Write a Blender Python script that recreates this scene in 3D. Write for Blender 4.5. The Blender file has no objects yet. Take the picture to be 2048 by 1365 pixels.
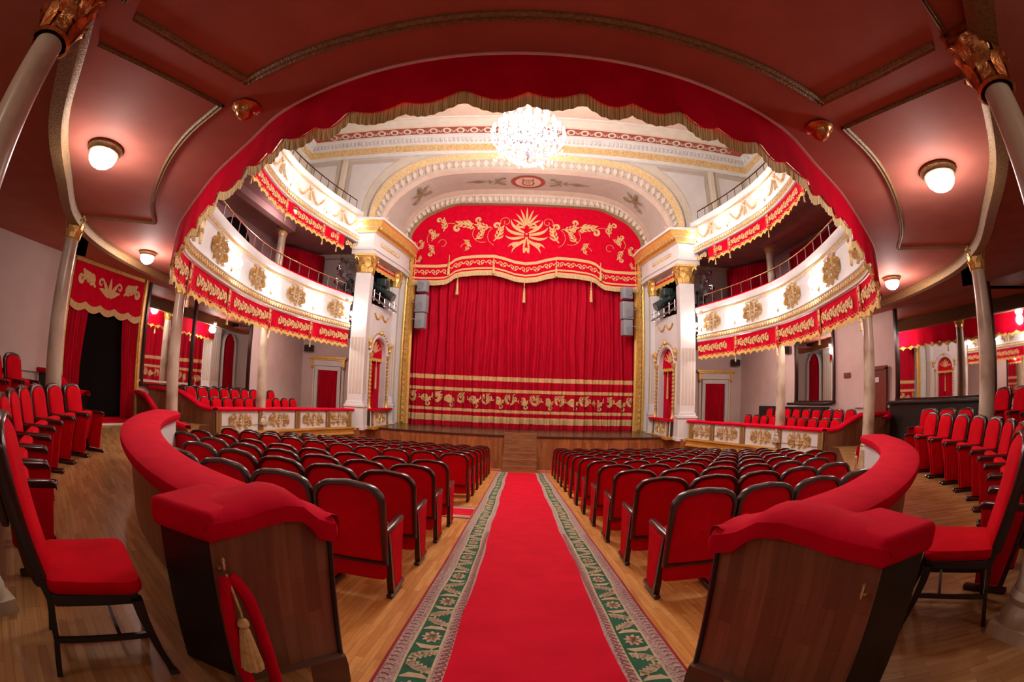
import bpy, math, random
from mathutils import Vector, Matrix
R = random.Random(7)
pi = math.pi; sin = math.sin; cos = math.cos
scn = bpy.context.scene
col = scn.collection
# ---------------------------------------------------------------- camera, world, exposure
cd = bpy.data.cameras.new('camera'); cam = bpy.data.objects.new('camera', cd); col.objects.link(cam)
cd.type = 'PANO'
cd.panorama_type = 'FISHEYE_EQUISOLID'
cd.sensor_fit = 'HORIZONTAL'; cd.sensor_width = 36.0; cd.sensor_height = 24.0
cd.fisheye_lens = 916.02 * 36.0 / 2048.0; cd.fisheye_fov = math.radians(220)
cd.clip_start = 0.02; cd.clip_end = 200
PITCH, YAW, ROLL = [math.radians(a) for a in (6.511, 1.2714, 2.110)]
cam.matrix_world = Matrix.Translation((0, 0, 1.4)) @ Matrix.Rotation(YAW, 4, 'Z') @ Matrix.Rotation(PITCH, 4, 'X') @ Matrix.Rotation(pi/2, 4, 'X') @ Matrix.Rotation(ROLL, 4, 'Z')
scn.camera = cam
w = bpy.data.worlds.new('world'); scn.world = w; w.use_nodes = True
w.node_tree.nodes['Background'].inputs[0].default_value = (1.0, 0.8, 0.7, 1)
w.node_tree.nodes['Background'].inputs[1].default_value = 0.15
scn.view_settings.view_transform = 'Standard'; scn.view_settings.look = 'None'
scn.view_settings.exposure = 0.22; scn.view_settings.gamma = 1.0; scn.view_settings.use_curve_mapping = False
scn.cycles.max_bounces = 6; scn.cycles.diffuse_bounces = 3; scn.cycles.glossy_bounces = 3; scn.cycles.transmission_bounces = 3
scn.cycles.sample_clamp_indirect = 4.0; scn.cycles.use_denoising = True
scn.cycles.caustics_reflective = False; scn.cycles.caustics_refractive = False
S = math.tan(math.radians(5.207))          # rake of the stalls floor
AX = 0.05                                   # hall axis
STG = -0.276                                # stage level

def light(name, loc, power, color=(1, 0.86, 0.72), size=0.1, kind='POINT', rot=None, spot=None, sy=None):
    l = bpy.data.lights.new(name, kind); l.energy = power; l.color = color
    if kind == 'AREA':
        l.size = size
        if sy: l.shape = 'RECTANGLE'; l.size_y = sy
    else: l.shadow_soft_size = size
    o = bpy.data.objects.new(name, l); o.location = loc
    if rot: o.rotation_euler = rot
    col.objects.link(o); return o
K = 1.0
light('chandelier_light', (AX, 12, 9.0), 1700*K, (1, 0.93, 0.9), 0.7)
light('stage_wash_light', (AX, 13.0, 6.5), 620*K, (1, 0.85, 0.8), 1.2)

# ---------------------------------------------------------------- materials
MATS = {}
def nodes_of(name, base, rough=0.6, metal=0.0, spec=None, sheen=0.0):
    m = bpy.data.materials.new(name); m.use_nodes = True
    nt = m.node_tree; b = nt.nodes['Principled BSDF']
    b.inputs['Base Color'].default_value = (*base, 1); b.inputs['Roughness'].default_value = rough
    b.inputs['Metallic'].default_value = metal
    if spec is not None: b.inputs['Specular IOR Level'].default_value = spec
    if sheen:
        b.inputs['Sheen Weight'].default_value = sheen; b.inputs['Sheen Tint'].default_value = (1, .25, .25, 1); b.inputs['Sheen Roughness'].default_value = .4
    MATS[name] = m
    return m, nt, b
def mix_noise(nt, b, c1, c2, scale=8, detail=4, stretch=(1, 1, 1), coord='Object', lo=.35, hi=.65, bump=0, bscale=None, bdist=.01):
    tc = nt.nodes.new('ShaderNodeTexCoord'); mp = nt.nodes.new('ShaderNodeMapping'); mp.inputs['Scale'].default_value = stretch
    nt.links.new(tc.outputs[coord], mp.inputs[0])
    n = nt.nodes.new('ShaderNodeTexNoise'); n.inputs['Scale'].default_value = scale; n.inputs['Detail'].default_value = detail
    nt.links.new(mp.outputs[0], n.inputs['Vector'])
    r = nt.nodes.new('ShaderNodeValToRGB'); r.color_ramp.elements[0].position = lo; r.color_ramp.elements[1].position = hi
    r.color_ramp.elements[0].color = (*c1, 1); r.color_ramp.elements[1].color = (*c2, 1)
    nt.links.new(n.outputs['Fac'], r.inputs[0]); nt.links.new(r.outputs[0], b.inputs['Base Color'])
    if bump:
        n2 = n
        if bscale:
            n2 = nt.nodes.new('ShaderNodeTexNoise'); n2.inputs['Scale'].default_value = bscale; n2.inputs['Detail'].default_value = 3
            nt.links.new(tc.outputs[coord], n2.inputs['Vector'])
        bp = nt.nodes.new('ShaderNodeBump'); bp.inputs['Strength'].default_value = bump; bp.inputs['Distance'].default_value = bdist
        nt.links.new(n2.outputs['Fac'], bp.inputs['Height']); nt.links.new(bp.outputs[0], b.inputs['Normal'])
    return mp, r
def simple(name, c1, c2=None, rough=.6, metal=0, scale=6, bump=0, bscale=None, sheen=0, spec=None, stretch=(1, 1, 1), bdist=.01):
    m, nt, b = nodes_of(name, c1, rough, metal, spec, sheen)
    mix_noise(nt, b, c1, c2 or tuple(x*.9 for x in c1), scale, 4, stretch, bump=bump, bscale=bscale, bdist=bdist)
    return m
velvet = simple('red_velvet', (.70, .0012, .026), (.60, .001, .020), .85, scale=5, bump=.3, bscale=160, spec=.08, bdist=.004)
seatred = simple('seat_red_fabric', (.66, .002, .012), (.54, .0015, .009), .9, scale=4, bump=.2, bscale=150, spec=.07, bdist=.003)
curtain_m = simple('curtain_red', (.62, .001, .024), (.42, .001, .016), .75, scale=3, spec=.15, stretch=(6, 6, .4))
embro = simple('gold_embroidery', (.84, .56, .27), (.70, .42, .16), .55, scale=20, spec=.3)
trimgold = simple('gold_trim', (.82, .58, .25), (.60, .36, .10), .5, scale=30, bump=.3, bscale=80)
yellow = simple('yellow_fringe', (.88, .55, .12), (.70, .40, .08), .55, scale=30, bump=.4, bscale=120)
gold = simple('gilding', (.95, .66, .22), (.78, .46, .10), .34, metal=.45, scale=14, bump=.6, bscale=45, bdist=.01)
goldp = simple('pale_gilding', (.95, .72, .40), (.74, .50, .20), .42, metal=.25, scale=16, bump=.5, bscale=60, bdist=.01)
copper = simple('copper_gilding', (.80, .38, .14), (.55, .20, .06), .25, metal=.9, scale=12, bump=.5, bscale=30, bdist=.01)
brass = simple('brass', (.85, .62, .32), (.7, .5, .25), .25, metal=.9)
white = simple('white_plaster', (.84, .82, .79), (.78, .76, .74), .6, scale=2)
cream = simple('cream_plaster', (.80, .73, .60), (.74, .66, .53), .65, scale=3)
cream2 = simple('beige_plaster', (.70, .60, .49), (.65, .55, .44), .65, scale=3)
pinkc = simple('peach_plaster', (.78, .60, .46), (.72, .54, .42), .65, scale=3)
greyc = simple('grey_beige_plaster', (.60, .53, .45), (.56, .49, .42), .65, scale=3)
redfr = simple('painted_red_frieze', (.42, .09, .055), (.36, .07, .045), .7, scale=8)
umber = simple('painted_umber', (.25, .19, .09), (.32, .25, .12), .7, scale=8)
wallp = simple('pinkish_wall', (.76, .63, .58), (.71, .58, .54), .7, scale=2)
mauve = simple('mauve_wall', (.44, .28, .30), (.40, .25, .27), .7, scale=2)
soffit = simple('terracotta_soffit', (.54, .18, .135), (.48, .155, .115), .7, scale=2.5, spec=.15)
bronze = simple('bronze_moulding', (.36, .22, .10), (.22, .13, .05), .5, metal=.3, scale=40, bump=.8, bscale=60, bdist=.01)
darkw = simple('dark_wood', (.065, .018, .012), (.042, .011, .008), .24, scale=8, spec=.38, stretch=(1, 1, .2))
blackw = simple('black_wood', (.018, .012, .010), (.012, .008, .007), .35, scale=8)
redw = simple('mahogany', (.22, .04, .02), (.16, .03, .015), .4, scale=8)
silver = simple('polished_steel', (.75, .74, .76), (.6, .6, .62), .25, metal=.9)
black = simple('black_paint', (.02, .022, .022), (.03, .033, .03), .45)
darkgrn = simple('dark_green_metal', (.02, .04, .035), (.03, .05, .045), .4)
grey = simple('grey_metal_mesh', (.34, .36, .39), (.28, .30, .33), .6, scale=60)
greyd = simple('grey_cone', (.20, .21, .23), (.24, .25, .27), .6, scale=30)
paper = simple('paper', (.85, .84, .8), None, .7)
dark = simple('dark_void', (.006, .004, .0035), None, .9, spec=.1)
marble, nt, b = nodes_of('cream_marble', (.6, .5, .38), .28, 0, .5)
mix_noise(nt, b, (.36, .26, .17), (.66, .56, .42), 3.0, 8, (1, 1, .6), lo=.3, hi=.55)
mirror_m, nt, b = nodes_of('mirror_glass', (.80, .78, .76), .02, 1.0)
mix_noise(nt, b, (.80, .78, .76), (.78, .76, .75), 1)
crystal, nt, b = nodes_of('crystal', (.95, .95, 1.0), .05, 0.0, 1.0)
mix_noise(nt, b, (.95, .95, 1), (.85, .85, .95), 9)
def emis(name, c, s):
    m, nt, b = nodes_of(name, c, .4); b.inputs['Emission Color'].default_value = (*c, 1); b.inputs['Emission Strength'].default_value = s; return m
bulb = emis('lit_bulb', (1, .95, .95), 45)
lampglass = emis('lit_lamp_glass', (1, .93, .95), 9)
def planks(name, c1, c2, c3, bw, rh, rough, rot=0, mortar=(.03, .015, .01), ms=.004, spec=.5, coord='Object', axes=None, nscale=8):
    m, nt, b = nodes_of(name, c1, rough, 0, spec)
    tc = nt.nodes.new('ShaderNodeTexCoord'); mp = nt.nodes.new('ShaderNodeMapping')
    if axes: mp.inputs['Rotation'].default_value = axes
    else: mp.inputs['Rotation'].default_value = (0, 0, rot)
    nt.links.new(tc.outputs[coord], mp.inputs[0])
    br = nt.nodes.new('ShaderNodeTexBrick'); br.inputs['Scale'].default_value = 1; br.inputs['Brick Width'].default_value = bw; br.inputs['Row Height'].default_value = rh
    br.inputs['Mortar Size'].default_value = ms; br.inputs['Color1'].default_value = (*c1, 1); br.inputs['Color2'].default_value = (*c2, 1); br.inputs['Mortar'].default_value = (*mortar, 1)
    br.offset = .37; br.inputs['Bias'].default_value = 0
    nt.links.new(mp.outputs[0], br.inputs['Vector'])
    n = nt.nodes.new('ShaderNodeTexNoise'); n.inputs['Scale'].default_value = nscale; n.inputs['Detail'].default_value = 6
    mp2 = nt.nodes.new('ShaderNodeMapping'); mp2.inputs['Scale'].default_value = (.25, 3, 1)
    nt.links.new(mp.outputs[0], mp2.inputs[0]); nt.links.new(mp2.outputs[0], n.inputs['Vector'])
    mx = nt.nodes.new('ShaderNodeMix'); mx.data_type = 'RGBA'; mx.blend_type = 'MIX'
    r = nt.nodes.new('ShaderNodeValToRGB'); r.color_ramp.elements[0].position = .45; r.color_ramp.elements[1].position = .75
    r.color_ramp.elements[1].color = (.6, .6, .6, 1); r.color_ramp.elements[0].color = (0, 0, 0, 1)
    nt.links.new(n.outputs['Fac'], r.inputs[0]); nt.links.new(r.outputs[0], mx.inputs[0])
    nt.links.new(br.outputs['Color'], mx.inputs[6]); mx.inputs[7].default_value = (*c3, 1)
    nt.links.new(mx.outputs[2], b.inputs['Base Color'])
    return m
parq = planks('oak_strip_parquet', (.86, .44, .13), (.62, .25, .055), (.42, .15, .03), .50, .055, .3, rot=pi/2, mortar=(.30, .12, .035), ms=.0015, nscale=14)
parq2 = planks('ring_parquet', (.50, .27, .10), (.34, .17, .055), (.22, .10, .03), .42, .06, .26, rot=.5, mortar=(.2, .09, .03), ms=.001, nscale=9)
woodv = planks('walnut_panelling', (.30, .125, .06), (.19, .07, .032), (.14, .05, .022), .42, .075, .36, coord='UV', rot=pi/2, ms=.0008, mortar=(.12, .045, .02), nscale=10)
woodst = planks('stage_front_boards', (.44, .15, .05), (.26, .075, .025), (.16, .05, .02), .6, .09, .3, coord='UV', rot=pi/2, ms=.001, mortar=(.12, .04, .015))
woodstep = planks('step_boards', (.36, .15, .06), (.24, .09, .035), (.17, .06, .025), .3, .05, .35, coord='UV', ms=.002)
stagef = planks('stage_floor_boards', (.07, .028, .018), (.05, .02, .014), (.035, .016, .012), 2.0, .14, .22, rot=0, ms=.004)
goldw = simple('golden_oak_ledge', (.62, .33, .07), (.50, .25, .05), .28, scale=6, stretch=(.3, .3, 2))
# thread striped fringe (stripes run with the UV u axis)
def stripes(name, c1, c2, freq, rough=.5, metal=0.0, c3=None):
    m, nt, b = nodes_of(name, c1, rough, metal)
    uv = nt.nodes.new('ShaderNodeTexCoord'); sp = nt.nodes.new('ShaderNodeSeparateXYZ'); nt.links.new(uv.outputs['UV'], sp.inputs[0])
    wv = nt.nodes.new('ShaderNodeTexNoise'); wv.noise_dimensions = '1D'; wv.inputs['Scale'].default_value = freq; wv.inputs['Detail'].default_value = 2
    nt.links.new(sp.outputs[0], wv.inputs['W'])
    r = nt.nodes.new('ShaderNodeValToRGB'); r.color_ramp.elements[0].position = .4; r.color_ramp.elements[1].position = .58
    r.color_ramp.elements[0].color = (*c2, 1); r.color_ramp.elements[1].color = (*c1, 1)
    nt.links.new(wv.outputs['Fac'], r.inputs[0]); nt.links.new(r.outputs[0], b.inputs['Base Color'])
    bp = nt.nodes.new('ShaderNodeBump'); bp.inputs['Strength'].default_value = .8; bp.inputs['Distance'].default_value = .01
    nt.links.new(wv.outputs['Fac'], bp.inputs['Height']); nt.links.new(bp.outputs[0], b.inputs['Normal'])
    return m
fringe_m = stripes('gold_thread_fringe', (1.0, .82, .38), (.55, .36, .10), 60, .45, .1)
fringe_f = stripes('pale_thread_fringe', (.80, .60, .30), (.42, .27, .10), 50, .5)

# ---------------------------------------------------------------- mesh builder
class MB:
    def __init__(s): s.v = []; s.f = []; s.m = []; s.uv = []; s.has = False
    def face(s, idx, mi=0, uv=None):
        s.f.append(idx); s.m.append(mi); s.uv.append(uv)
        if uv: s.has = True
    def poly(s, pts, mi=0, uv=None):
        n = len(s.v); s.v += [tuple(p) for p in pts]; s.face(list(range(n, n+len(pts))), mi, uv)
    def grid(s, rows, mi=0, closed_u=False, uvs=None, mfn=None):
        n = len(s.v); nr = len(rows); nc = len(rows[0])
        for r in rows: s.v += [tuple(p) for p in r]
        for i in range(nr-1):
            for j in range(nc if closed_u else nc-1):
                j2 = (j+1) % nc
                uv = None
                if uvs: uv = [uvs[i][j], uvs[i][j2], uvs[i+1][j2], uvs[i+1][j]]
                s.face([n+i*nc+j, n+i*nc+j2, n+(i+1)*nc+j2, n+(i+1)*nc+j], mfn(i, j) if mfn else mi, uv)
    def box(s, c, d, mi=0, rz=0, taper=None):
        hx, hy, hz = d[0]/2, d[1]/2, d[2]/2; ca, sa = cos(rz), sin(rz); n = len(s.v)
        for sz in (-1, 1):
            t = 1 if not taper or sz < 0 else taper
            for sx, sy in ((-1, -1), (1, -1), (1, 1), (-1, 1)):
                x, y = sx*hx*t, sy*hy*t
                s.v.append((c[0]+x*ca-y*sa, c[1]+x*sa+y*ca, c[2]+sz*hz))
        for q in ([3, 2, 1, 0], [4, 5, 6, 7], [0, 1, 5, 4], [1, 2, 6, 5], [2, 3, 7, 6], [3, 0, 4, 7]):
            uv = None
            P = [s.v[n+k] for k in q]
            a = Vector(P[1])-Vector(P[0])
            L = a.length; H = (Vector(P[2])-Vector(P[1])).length
            if q[0] in (3, 4) and len(q) == 4 and q in ([3, 2, 1, 0], [4, 5, 6, 7]): uv = [(p[0], p[1]) for p in P]
            else: uv = [(0, P[0][2]), (L, P[1][2]), (L, P[2][2]), (0, P[3][2])]
            s.face([n+k for k in q], mi, uv)
    def rbox(s, c, d, r=.02, mi=0, rz=0, seg=3):
        # box with rounded vertical profile: rounded in all edges by superellipse rows
        hx, hy, hz = d[0]/2, d[1]/2, d[2]/2; ca, sa = cos(rz), sin(rz); rows = []
        prof = [(0, -hz)] + [(1-(1-cos(t))*1, t) for t in ()]
        zs = []
        for k in range(seg+1):
            a = pi/2*k/seg; zs.append((r*(1-sin(a)), -hz+r*(1-cos(a))))
        for k in range(seg+1):
            a = pi/2*k/seg; zs.append((r*(1-cos(a)), hz-r*(1-sin(a))))
        for ins, z in zs:
            row = []
            for (qx, qy, a0) in ((1, 1, 0), (-1, 1, pi/2), (-1, -1, pi), (1, -1, 3*pi/2)):
                for k in range(seg+1):
                    a = a0+pi/2*k/seg; rr = max(r-ins, 0.0)
                    x = qx*(hx-r)+rr*cos(a); y = qy*(hy-r)+rr*sin(a)
                    row.append((c[0]+x*ca-y*sa, c[1]+x*sa+y*ca, c[2]+z))
            rows.append(row)
        n = len(s.v); s.grid(rows, mi, True)
        nc = len(rows[0]); nr = len(rows)
        s.face(list(range(n+nc-1, n-1, -1)), mi); s.face([n+(nr-1)*nc+k for k in range(nc)], mi)
    def tube(s, path, r, mi=0, n=8, cap=True):
        P = [Vector(p) for p in path]; rows = []; up = Vector((0, 0, 1)); pn = None
        for i, p in enumerate(P):
            t = (P[min(i+1, len(P)-1)]-P[max(i-1, 0)])
            if t.length < 1e-9: t = Vector((0, 0, 1))
            t.normalize()
            if pn is None:
                ref = up if abs(t.z) < .9 else Vector((1, 0, 0)); a = t.cross(ref).normalized()
            else:
                a = (pn - t*pn.dot(t)); a = a.normalized() if a.length > 1e-6 else t.cross(up).normalized()
            pn = a; bb = t.cross(a); rr = r[i] if isinstance(r, (list, tuple)) else r
            rows.append([p+a*rr*cos(2*pi*k/n)+bb*rr*sin(2*pi*k/n) for k in range(n)])
        b0 = len(s.v); s.grid(rows, mi, True)
        if cap:
            s.face([b0+k for k in range(n)][::-1], mi); s.face([b0+(len(rows)-1)*n+k for k in range(n)], mi)
    def lathe(s, prof, n=20, loc=(0, 0, 0), mi=0, squash=1.0, flute=0, mis=None):
        rows = []
        for r, z in prof: rows.append([(loc[0]+r*(1+flute*(k % 2))*cos(2*pi*k/n), loc[1]+r*(1+flute*(k % 2))*sin(2*pi*k/n)*squash, loc[2]+z) for k in range(n)])
        s.grid(rows, mi, True, mfn=(lambda i, j: mis[i]) if mis else None)
    def sweep(s, curve, prof, mi=0, mis=None, closed=False, zf=None):
        """curve: list of (x, y, nx, ny, s); prof: list of (offset along n, z)"""
        rows = []; uvs = []
        L = 0; acc = [0]
        for a, c in zip(prof, prof[1:]): L += math.hypot(a[0]-c[0], a[1]-c[1]); acc.append(L)
        for (x, y, nx, ny, d) in curve:
            rows.append([(x+nx*o, y+ny*o, z+(zf(x, y, d) if zf else 0)) for o, z in prof]); uvs.append([(d, q) for q in acc])
        s.grid(rows, mi, closed, uvs, (lambda i, j: mis[j]) if mis else None)
    def ribbon(s, path, wid, fn, h=.004, mi=0, base=.002, simple=False):
        n = len(path); rows = []
        for i, (u, v) in enumerate(path):
            a = path[max(i-1, 0)]; c = path[min(i+1, n-1)]; tx, ty = c[0]-a[0], c[1]-a[1]; L = math.hypot(tx, ty) or 1; px, py = -ty/L, tx/L; ww = wid[i]
            if simple: rows.append([fn(u+px*ww, v+py*ww, base), fn(u-px*ww, v-py*ww, base)])
            else: rows.append([fn(u+px*ww, v+py*ww, base), fn(u, v, base+h), fn(u-px*ww, v-py*ww, base)])
        s.grid(rows, mi)
    def orn(s, strokes, fn, h=.004, mi=0, base=.002, simple=False, sc=1.0, ox=0, oy=0, fx=1):
        for path, wid in strokes:
            s.ribbon([(ox+fx*u*sc, oy+v*sc) for u, v in path], [q*sc for q in wid], fn, h, mi, base, simple)
    def build(s, name, mats, parent=None, smooth=False, kind=None, label=None, cat=None, group=None, off=None):
        me = bpy.data.meshes.new(name)
        o3 = off if off is not None else (root_loc(parent) if parent else Vector((0, 0, 0)))
        me.from_pydata([(v[0]-o3[0], v[1]-o3[1], v[2]-o3[2]) for v in s.v], [], s.f)
        if not isinstance(mats, (list, tuple)): mats = [mats]
        for m in mats: me.materials.append(m)
        me.polygons.foreach_set('material_index', s.m)
        if smooth: me.polygons.foreach_set('use_smooth', [True]*len(s.f))
        if s.has:
            ul = me.uv_layers.new(name='uv'); k = 0
            data = []
            for f, uv in zip(s.f, s.uv):
                for i in range(len(f)): data += list(uv[i]) if uv else [0, 0]
            ul.data.foreach_set('uv', data)
        me.update(); me.validate()
        if smooth:
            try: me.set_sharp_from_angle(angle=math.radians(42))
            except Exception: pass
        o = bpy.data.objects.new(name, me); col.objects.link(o)
        if parent: o.parent = parent
        tagit(o, label, cat, group, kind)
        return o
def tagit(o, label=None, cat=None, group=None, kind=None):
    if label: o['label'] = label
    if cat: o['category'] = cat
    if group: o['group'] = group
    if kind: o['kind'] = kind
    return o
def root_loc(o):
    while o.parent: o = o.parent
    return o.location.copy()
def empty(name, loc, label, cat, group=None, kind=None):
    o = bpy.data.objects.new(name, None); col.objects.link(o); o.location = loc; o.empty_display_size = .1
    return tagit(o, label, cat, group, kind)
def copy_tree(o, parent=None):
    c = o.copy(); col.objects.link(c)
    if parent: c.parent = parent
    for ch in list(o.children):
        copy_tree(ch, c)
    return c
ORD = ['first', 'second', 'third', 'fourth', 'fifth', 'sixth', 'seventh', 'eighth', 'ninth', 'tenth', 'eleventh', 'twelfth', 'thirteenth', 'fourteenth', 'fifteenth', 'sixteenth']

# ---------------------------------------------------------------- curves
def catmull(P, n=6):
    out = []
    Q = [tuple(2*a-b for a, b in zip(P[0], P[1]))]+list(P)+[tuple(2*a-b for a, b in zip(P[-1], P[-2]))]
    for i in range(1, len(Q)-2):
        for k in range(n):
            t = k/n
            out.append(tuple(.5*((2*b)+(c-a)*t+(2*a-5*b+4*c-d)*t*t+(3*b-a-3*c+d)*t**3) for a, b, c, d in zip(Q[i-1], Q[i], Q[i+1], Q[i+2])))
    out.append(tuple(P[-1])); return out
def with_normals(P, side=1):
    out = []; d = 0
    for i, p in enumerate(P):
        a = P[max(i-1, 0)]; c = P[min(i+1, len(P)-1)]; tx, ty = c[0]-a[0], c[1]-a[1]; L = math.hypot(tx, ty) or 1
        if i: d += math.hypot(p[0]-P[i-1][0], p[1]-P[i-1][1])
        out.append((p[0], p[1], -ty/L*side, tx/L*side, d))
    return out
def mir(P, sx):  # right-hand half-plan points to hall coordinates
    return [(AX+sx*x, y) for x, y in P]
class Curve:
    def __init__(s, P, side=1, n=6, smooth=True):
        s.c = with_normals(catmull(P, n) if smooth else P, side); s.L = s.c[-1][4]
    def at(s, d):
        c = s.c; d = max(0, min(s.L, d)); lo, hi = 0, len(c)-1
        while hi-lo > 1:
            m = (lo+hi)//2
            if c[m][4] <= d: lo = m
            else: hi = m
        a, b = c[lo], c[hi]; t = (d-a[4])/((b[4]-a[4]) or 1)
        return [a[k]*(1-t)+b[k]*t for k in range(4)]
    def fn(s, d0, z0, sgn=1, off0=0.0):
        def f(u, v, o):
            x, y, nx, ny = s.at(d0+sgn*u); return (x+nx*(o+off0), y+ny*(o+off0), z0+v)
        return f
    def ang(s, d):
        x, y, nx, ny = s.at(d); return math.atan2(ny, nx)
    def s_of_y(s, y, lo=True):
        best = min(s.c, key=lambda q: abs(q[1]-y)); return best[4]
H1 = [(0, 2.24), (.65, 2.28), (1.27, 2.41), (2.0, 2.68), (2.65, 3.1), (3.3, 3.5), (3.83, 3.87), (4.5, 4.35), (5.1, 4.8), (5.65, 5.32), (6.1, 5.95), (6.5, 6.75), (7.05, 8.5), (7.5, 10.4), (7.65, 12.2), (7.4, 14.4), (6.85, 16.75)]
full1 = [(AX-x, y) for x, y in H1[::-1]][:-1] + [(AX+x, y) for x, y in H1]
TC = Curve(full1, side=1)       # from left pier round the back to right pier; normal toward hall centre
MIDS = TC.L/2
# half-length position of a point at a given plan y on the right side
def s_side(y, sx):
    best = None
    for q in TC.c:
        if (q[0]-AX)*sx > 0 and q[1] > 2.9:
            e = abs(q[1]-y)
            if best is None or e < best[0]: best = (e, q[4])
    return best[1]

# ---------------------------------------------------------------- 2D ornament strokes
def arcpath(cx, cy, r0, r1, a0, a1, n=12): return [(cx+(r0+(r1-r0)*t/n)*cos(a0+(a1-a0)*t/n), cy+(r0+(r1-r0)*t/n)*sin(a0+(a1-a0)*t/n)) for t in range(n+1)]
def scroll(cx, cy, r, a0, turns, d=1, w=.1, n=16):
    P = arcpath(cx, cy, r, r*.12, a0, a0+d*turns*2*pi, n); W = [w*r*(.25+.75*sin(pi*min(1, .15+.85*i/n))**.7)*(1-.3*i/n) for i in range(n+1)]
    return (P, W)
def leaf(x, y, a, L, w, bend=0.6, n=7):
    P = [(x, y)]; aa = a
    for i in range(n): P.append((P[-1][0]+L/n*cos(aa), P[-1][1]+L/n*sin(aa))); aa += bend/n*2*(i/n)
    W = [w*(sin(pi*(.12+.88*i/n))**.8 if i < n else 0.02) for i in range(n+1)]
    return (P, W)
def dot(x, y, r): return ([(x-r, y), (x-r*.6, y), (x, y), (x+r*.6, y), (x+r, y)], [r*.1, r*.8, r, r*.8, r*.1])
def rot(st, a, ox=0, oy=0, fx=1, sc=1):
    ca, sa = cos(a), sin(a)
    return [([(ox+fx*(u*ca-v*sa)*sc, oy+(u*sa+v*ca)*sc) for u, v in p], [q*sc for q in w]) for p, w in st]
def frond(L=1.0, n=4):      # acanthus spray: curved stem with lobes growing to one side, curling tip
    st = [([(0, 0), (L*.25, L*.10), (L*.5, L*.14), (L*.75, L*.08), (L*.9, -L*.05)], [.03*L, .05*L, .06*L, .05*L, .03*L])]
    st.append(scroll(L*.82, -L*.16, L*.17, pi/2*.6, .95, -1, .38))
    for k in range(n):
        t = .15+.2*k; st.append(leaf(L*t, L*.1, .9-.12*k, L*(.42-.05*k), L*.055, -1.3)); 
        if k < n-1: st.append(leaf(L*t+.05*L, L*.04, -.6, L*.22, L*.05, 1.0))
    return st
FR = frond()
def medallion(wd, ht, seed=0):
    st = []; W2, H2 = wd/2, ht/2
    for e in (1, -1):       # central mandorla
        st.append(([(0, -H2), (e*W2*.13, -H2*.72), (e*W2*.24, -H2*.3), (e*W2*.27, 0), (e*W2*.24, H2*.3), (e*W2*.13, H2*.72), (0, H2)], [.02*wd, .022*wd, .026*wd, .028*wd, .026*wd, .022*wd, .02*wd]))
    for k in range(5): st.append(dot(0, (-.5+.25*k)*ht*.9, wd*(.028+.012*(k == 2))))
    for k in range(4):
        for e in (1, -1): st.append(leaf(0, (-.3+.2*k)*ht, pi/2-e*.9, wd*.085, wd*.016, -e*.5, 4))
    for e in (1, -1):
        g = []
        for vz in (1, -1):
            g.append(scroll(.235*wd, vz*.26*ht, .088*wd, -vz*pi*.6, 1.15, vz, .26, 12)); g.append(scroll(.345*wd, vz*.145*ht, .062*wd, pi*.9, 1.1, -vz, .28, 10))
            for k in range(4): g.append(leaf(.20*wd, vz*.16*ht, vz*(1.5-.42*k), wd*(.15-.012*k), wd*.019, -vz*.8, 5))
            for k in range(5): g.append(leaf(.335*wd, vz*.03*ht, vz*(1.15-.27*k), wd*(.17+.008*k*(k < 4)), wd*.017, vz*.5, 5))
            g.append(leaf(.17*wd, vz*.34*ht, vz*.25, wd*.17, wd*.018, vz*1.3, 5)); g.append(dot(.235*wd, vz*.26*ht, .022*wd)); g.append(dot(.345*wd, vz*.145*ht, .016*wd))
        g.append(leaf(.15*wd, 0, 0, wd*.2, wd*.03, 0, 5)); g.append(leaf(.36*wd, 0, 0, wd*.15, wd*.018, 0, 5))
        st += [([(e*x, y) for x, y in p], w_) for p, w_ in g]
    return st
def valance_unit(L, h):
    st = []
    for k in (0, 1):
        x0 = L*(.25+.5*k); d = 1 if k == 0 else -1
        st.append(scroll(x0-.05*L, 0, h*.42, pi*.5*d, 1.25, -d, .30, 16))
        st.append(leaf(x0-.20*L, -h*.36*d, .6*d, L*.22, h*.10, -.9*d)); st.append(leaf(x0+.1*L, h*.05*d, -.9*d, L*.2, h*.12, 1.2*d))
        st.append(leaf(x0+.08*L, h*.30*d, .2*d, L*.16, h*.10, -1.5*d)); st.append(dot(x0-.05*L, 0, h*.11)); st.append(dot(x0+.2*L, h*.1*d, h*.09))
        st.append(leaf(x0-.22*L, h*.2*d, -.3*d, L*.13, h*.09, .8*d))
    return st
def swagstrokes(wd, drop):
    n = 14; P = [(-wd/2+wd*i/n, -drop*(1-(2*i/n-1)**2)) for i in range(n+1)]
    return [(P, [.042+.018*((i % 2)) for i in range(n+1)])]
print('setup done')
# ================================================================ SETTING
def zfl(y): return -S*y
def struct(name, mb, mats, smooth=False): return mb.build(name, mats, None, smooth, kind='structure')
# barrier plan (right half)
BI = [(.86, 1.93), (1.5, 2.2), (2.2, 2.48), (3.0, 2.95), (3.8, 3.6), (4.45, 4.35), (4.97, 5.2)]     # inner edge of the rail
def barrier_curve(sx): return Curve(mir(BI, sx), side=(-1 if sx > 0 else 1))                            # normal away from the stalls
# stalls floor
m = MB(); m.poly([(-9.5, .3, zfl(.3)), (9.5, .3, zfl(.3)), (9.5, 18.6, zfl(18.6)), (-9.5, 18.6, zfl(18.6))]); struct('floor', m, parq)
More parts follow.
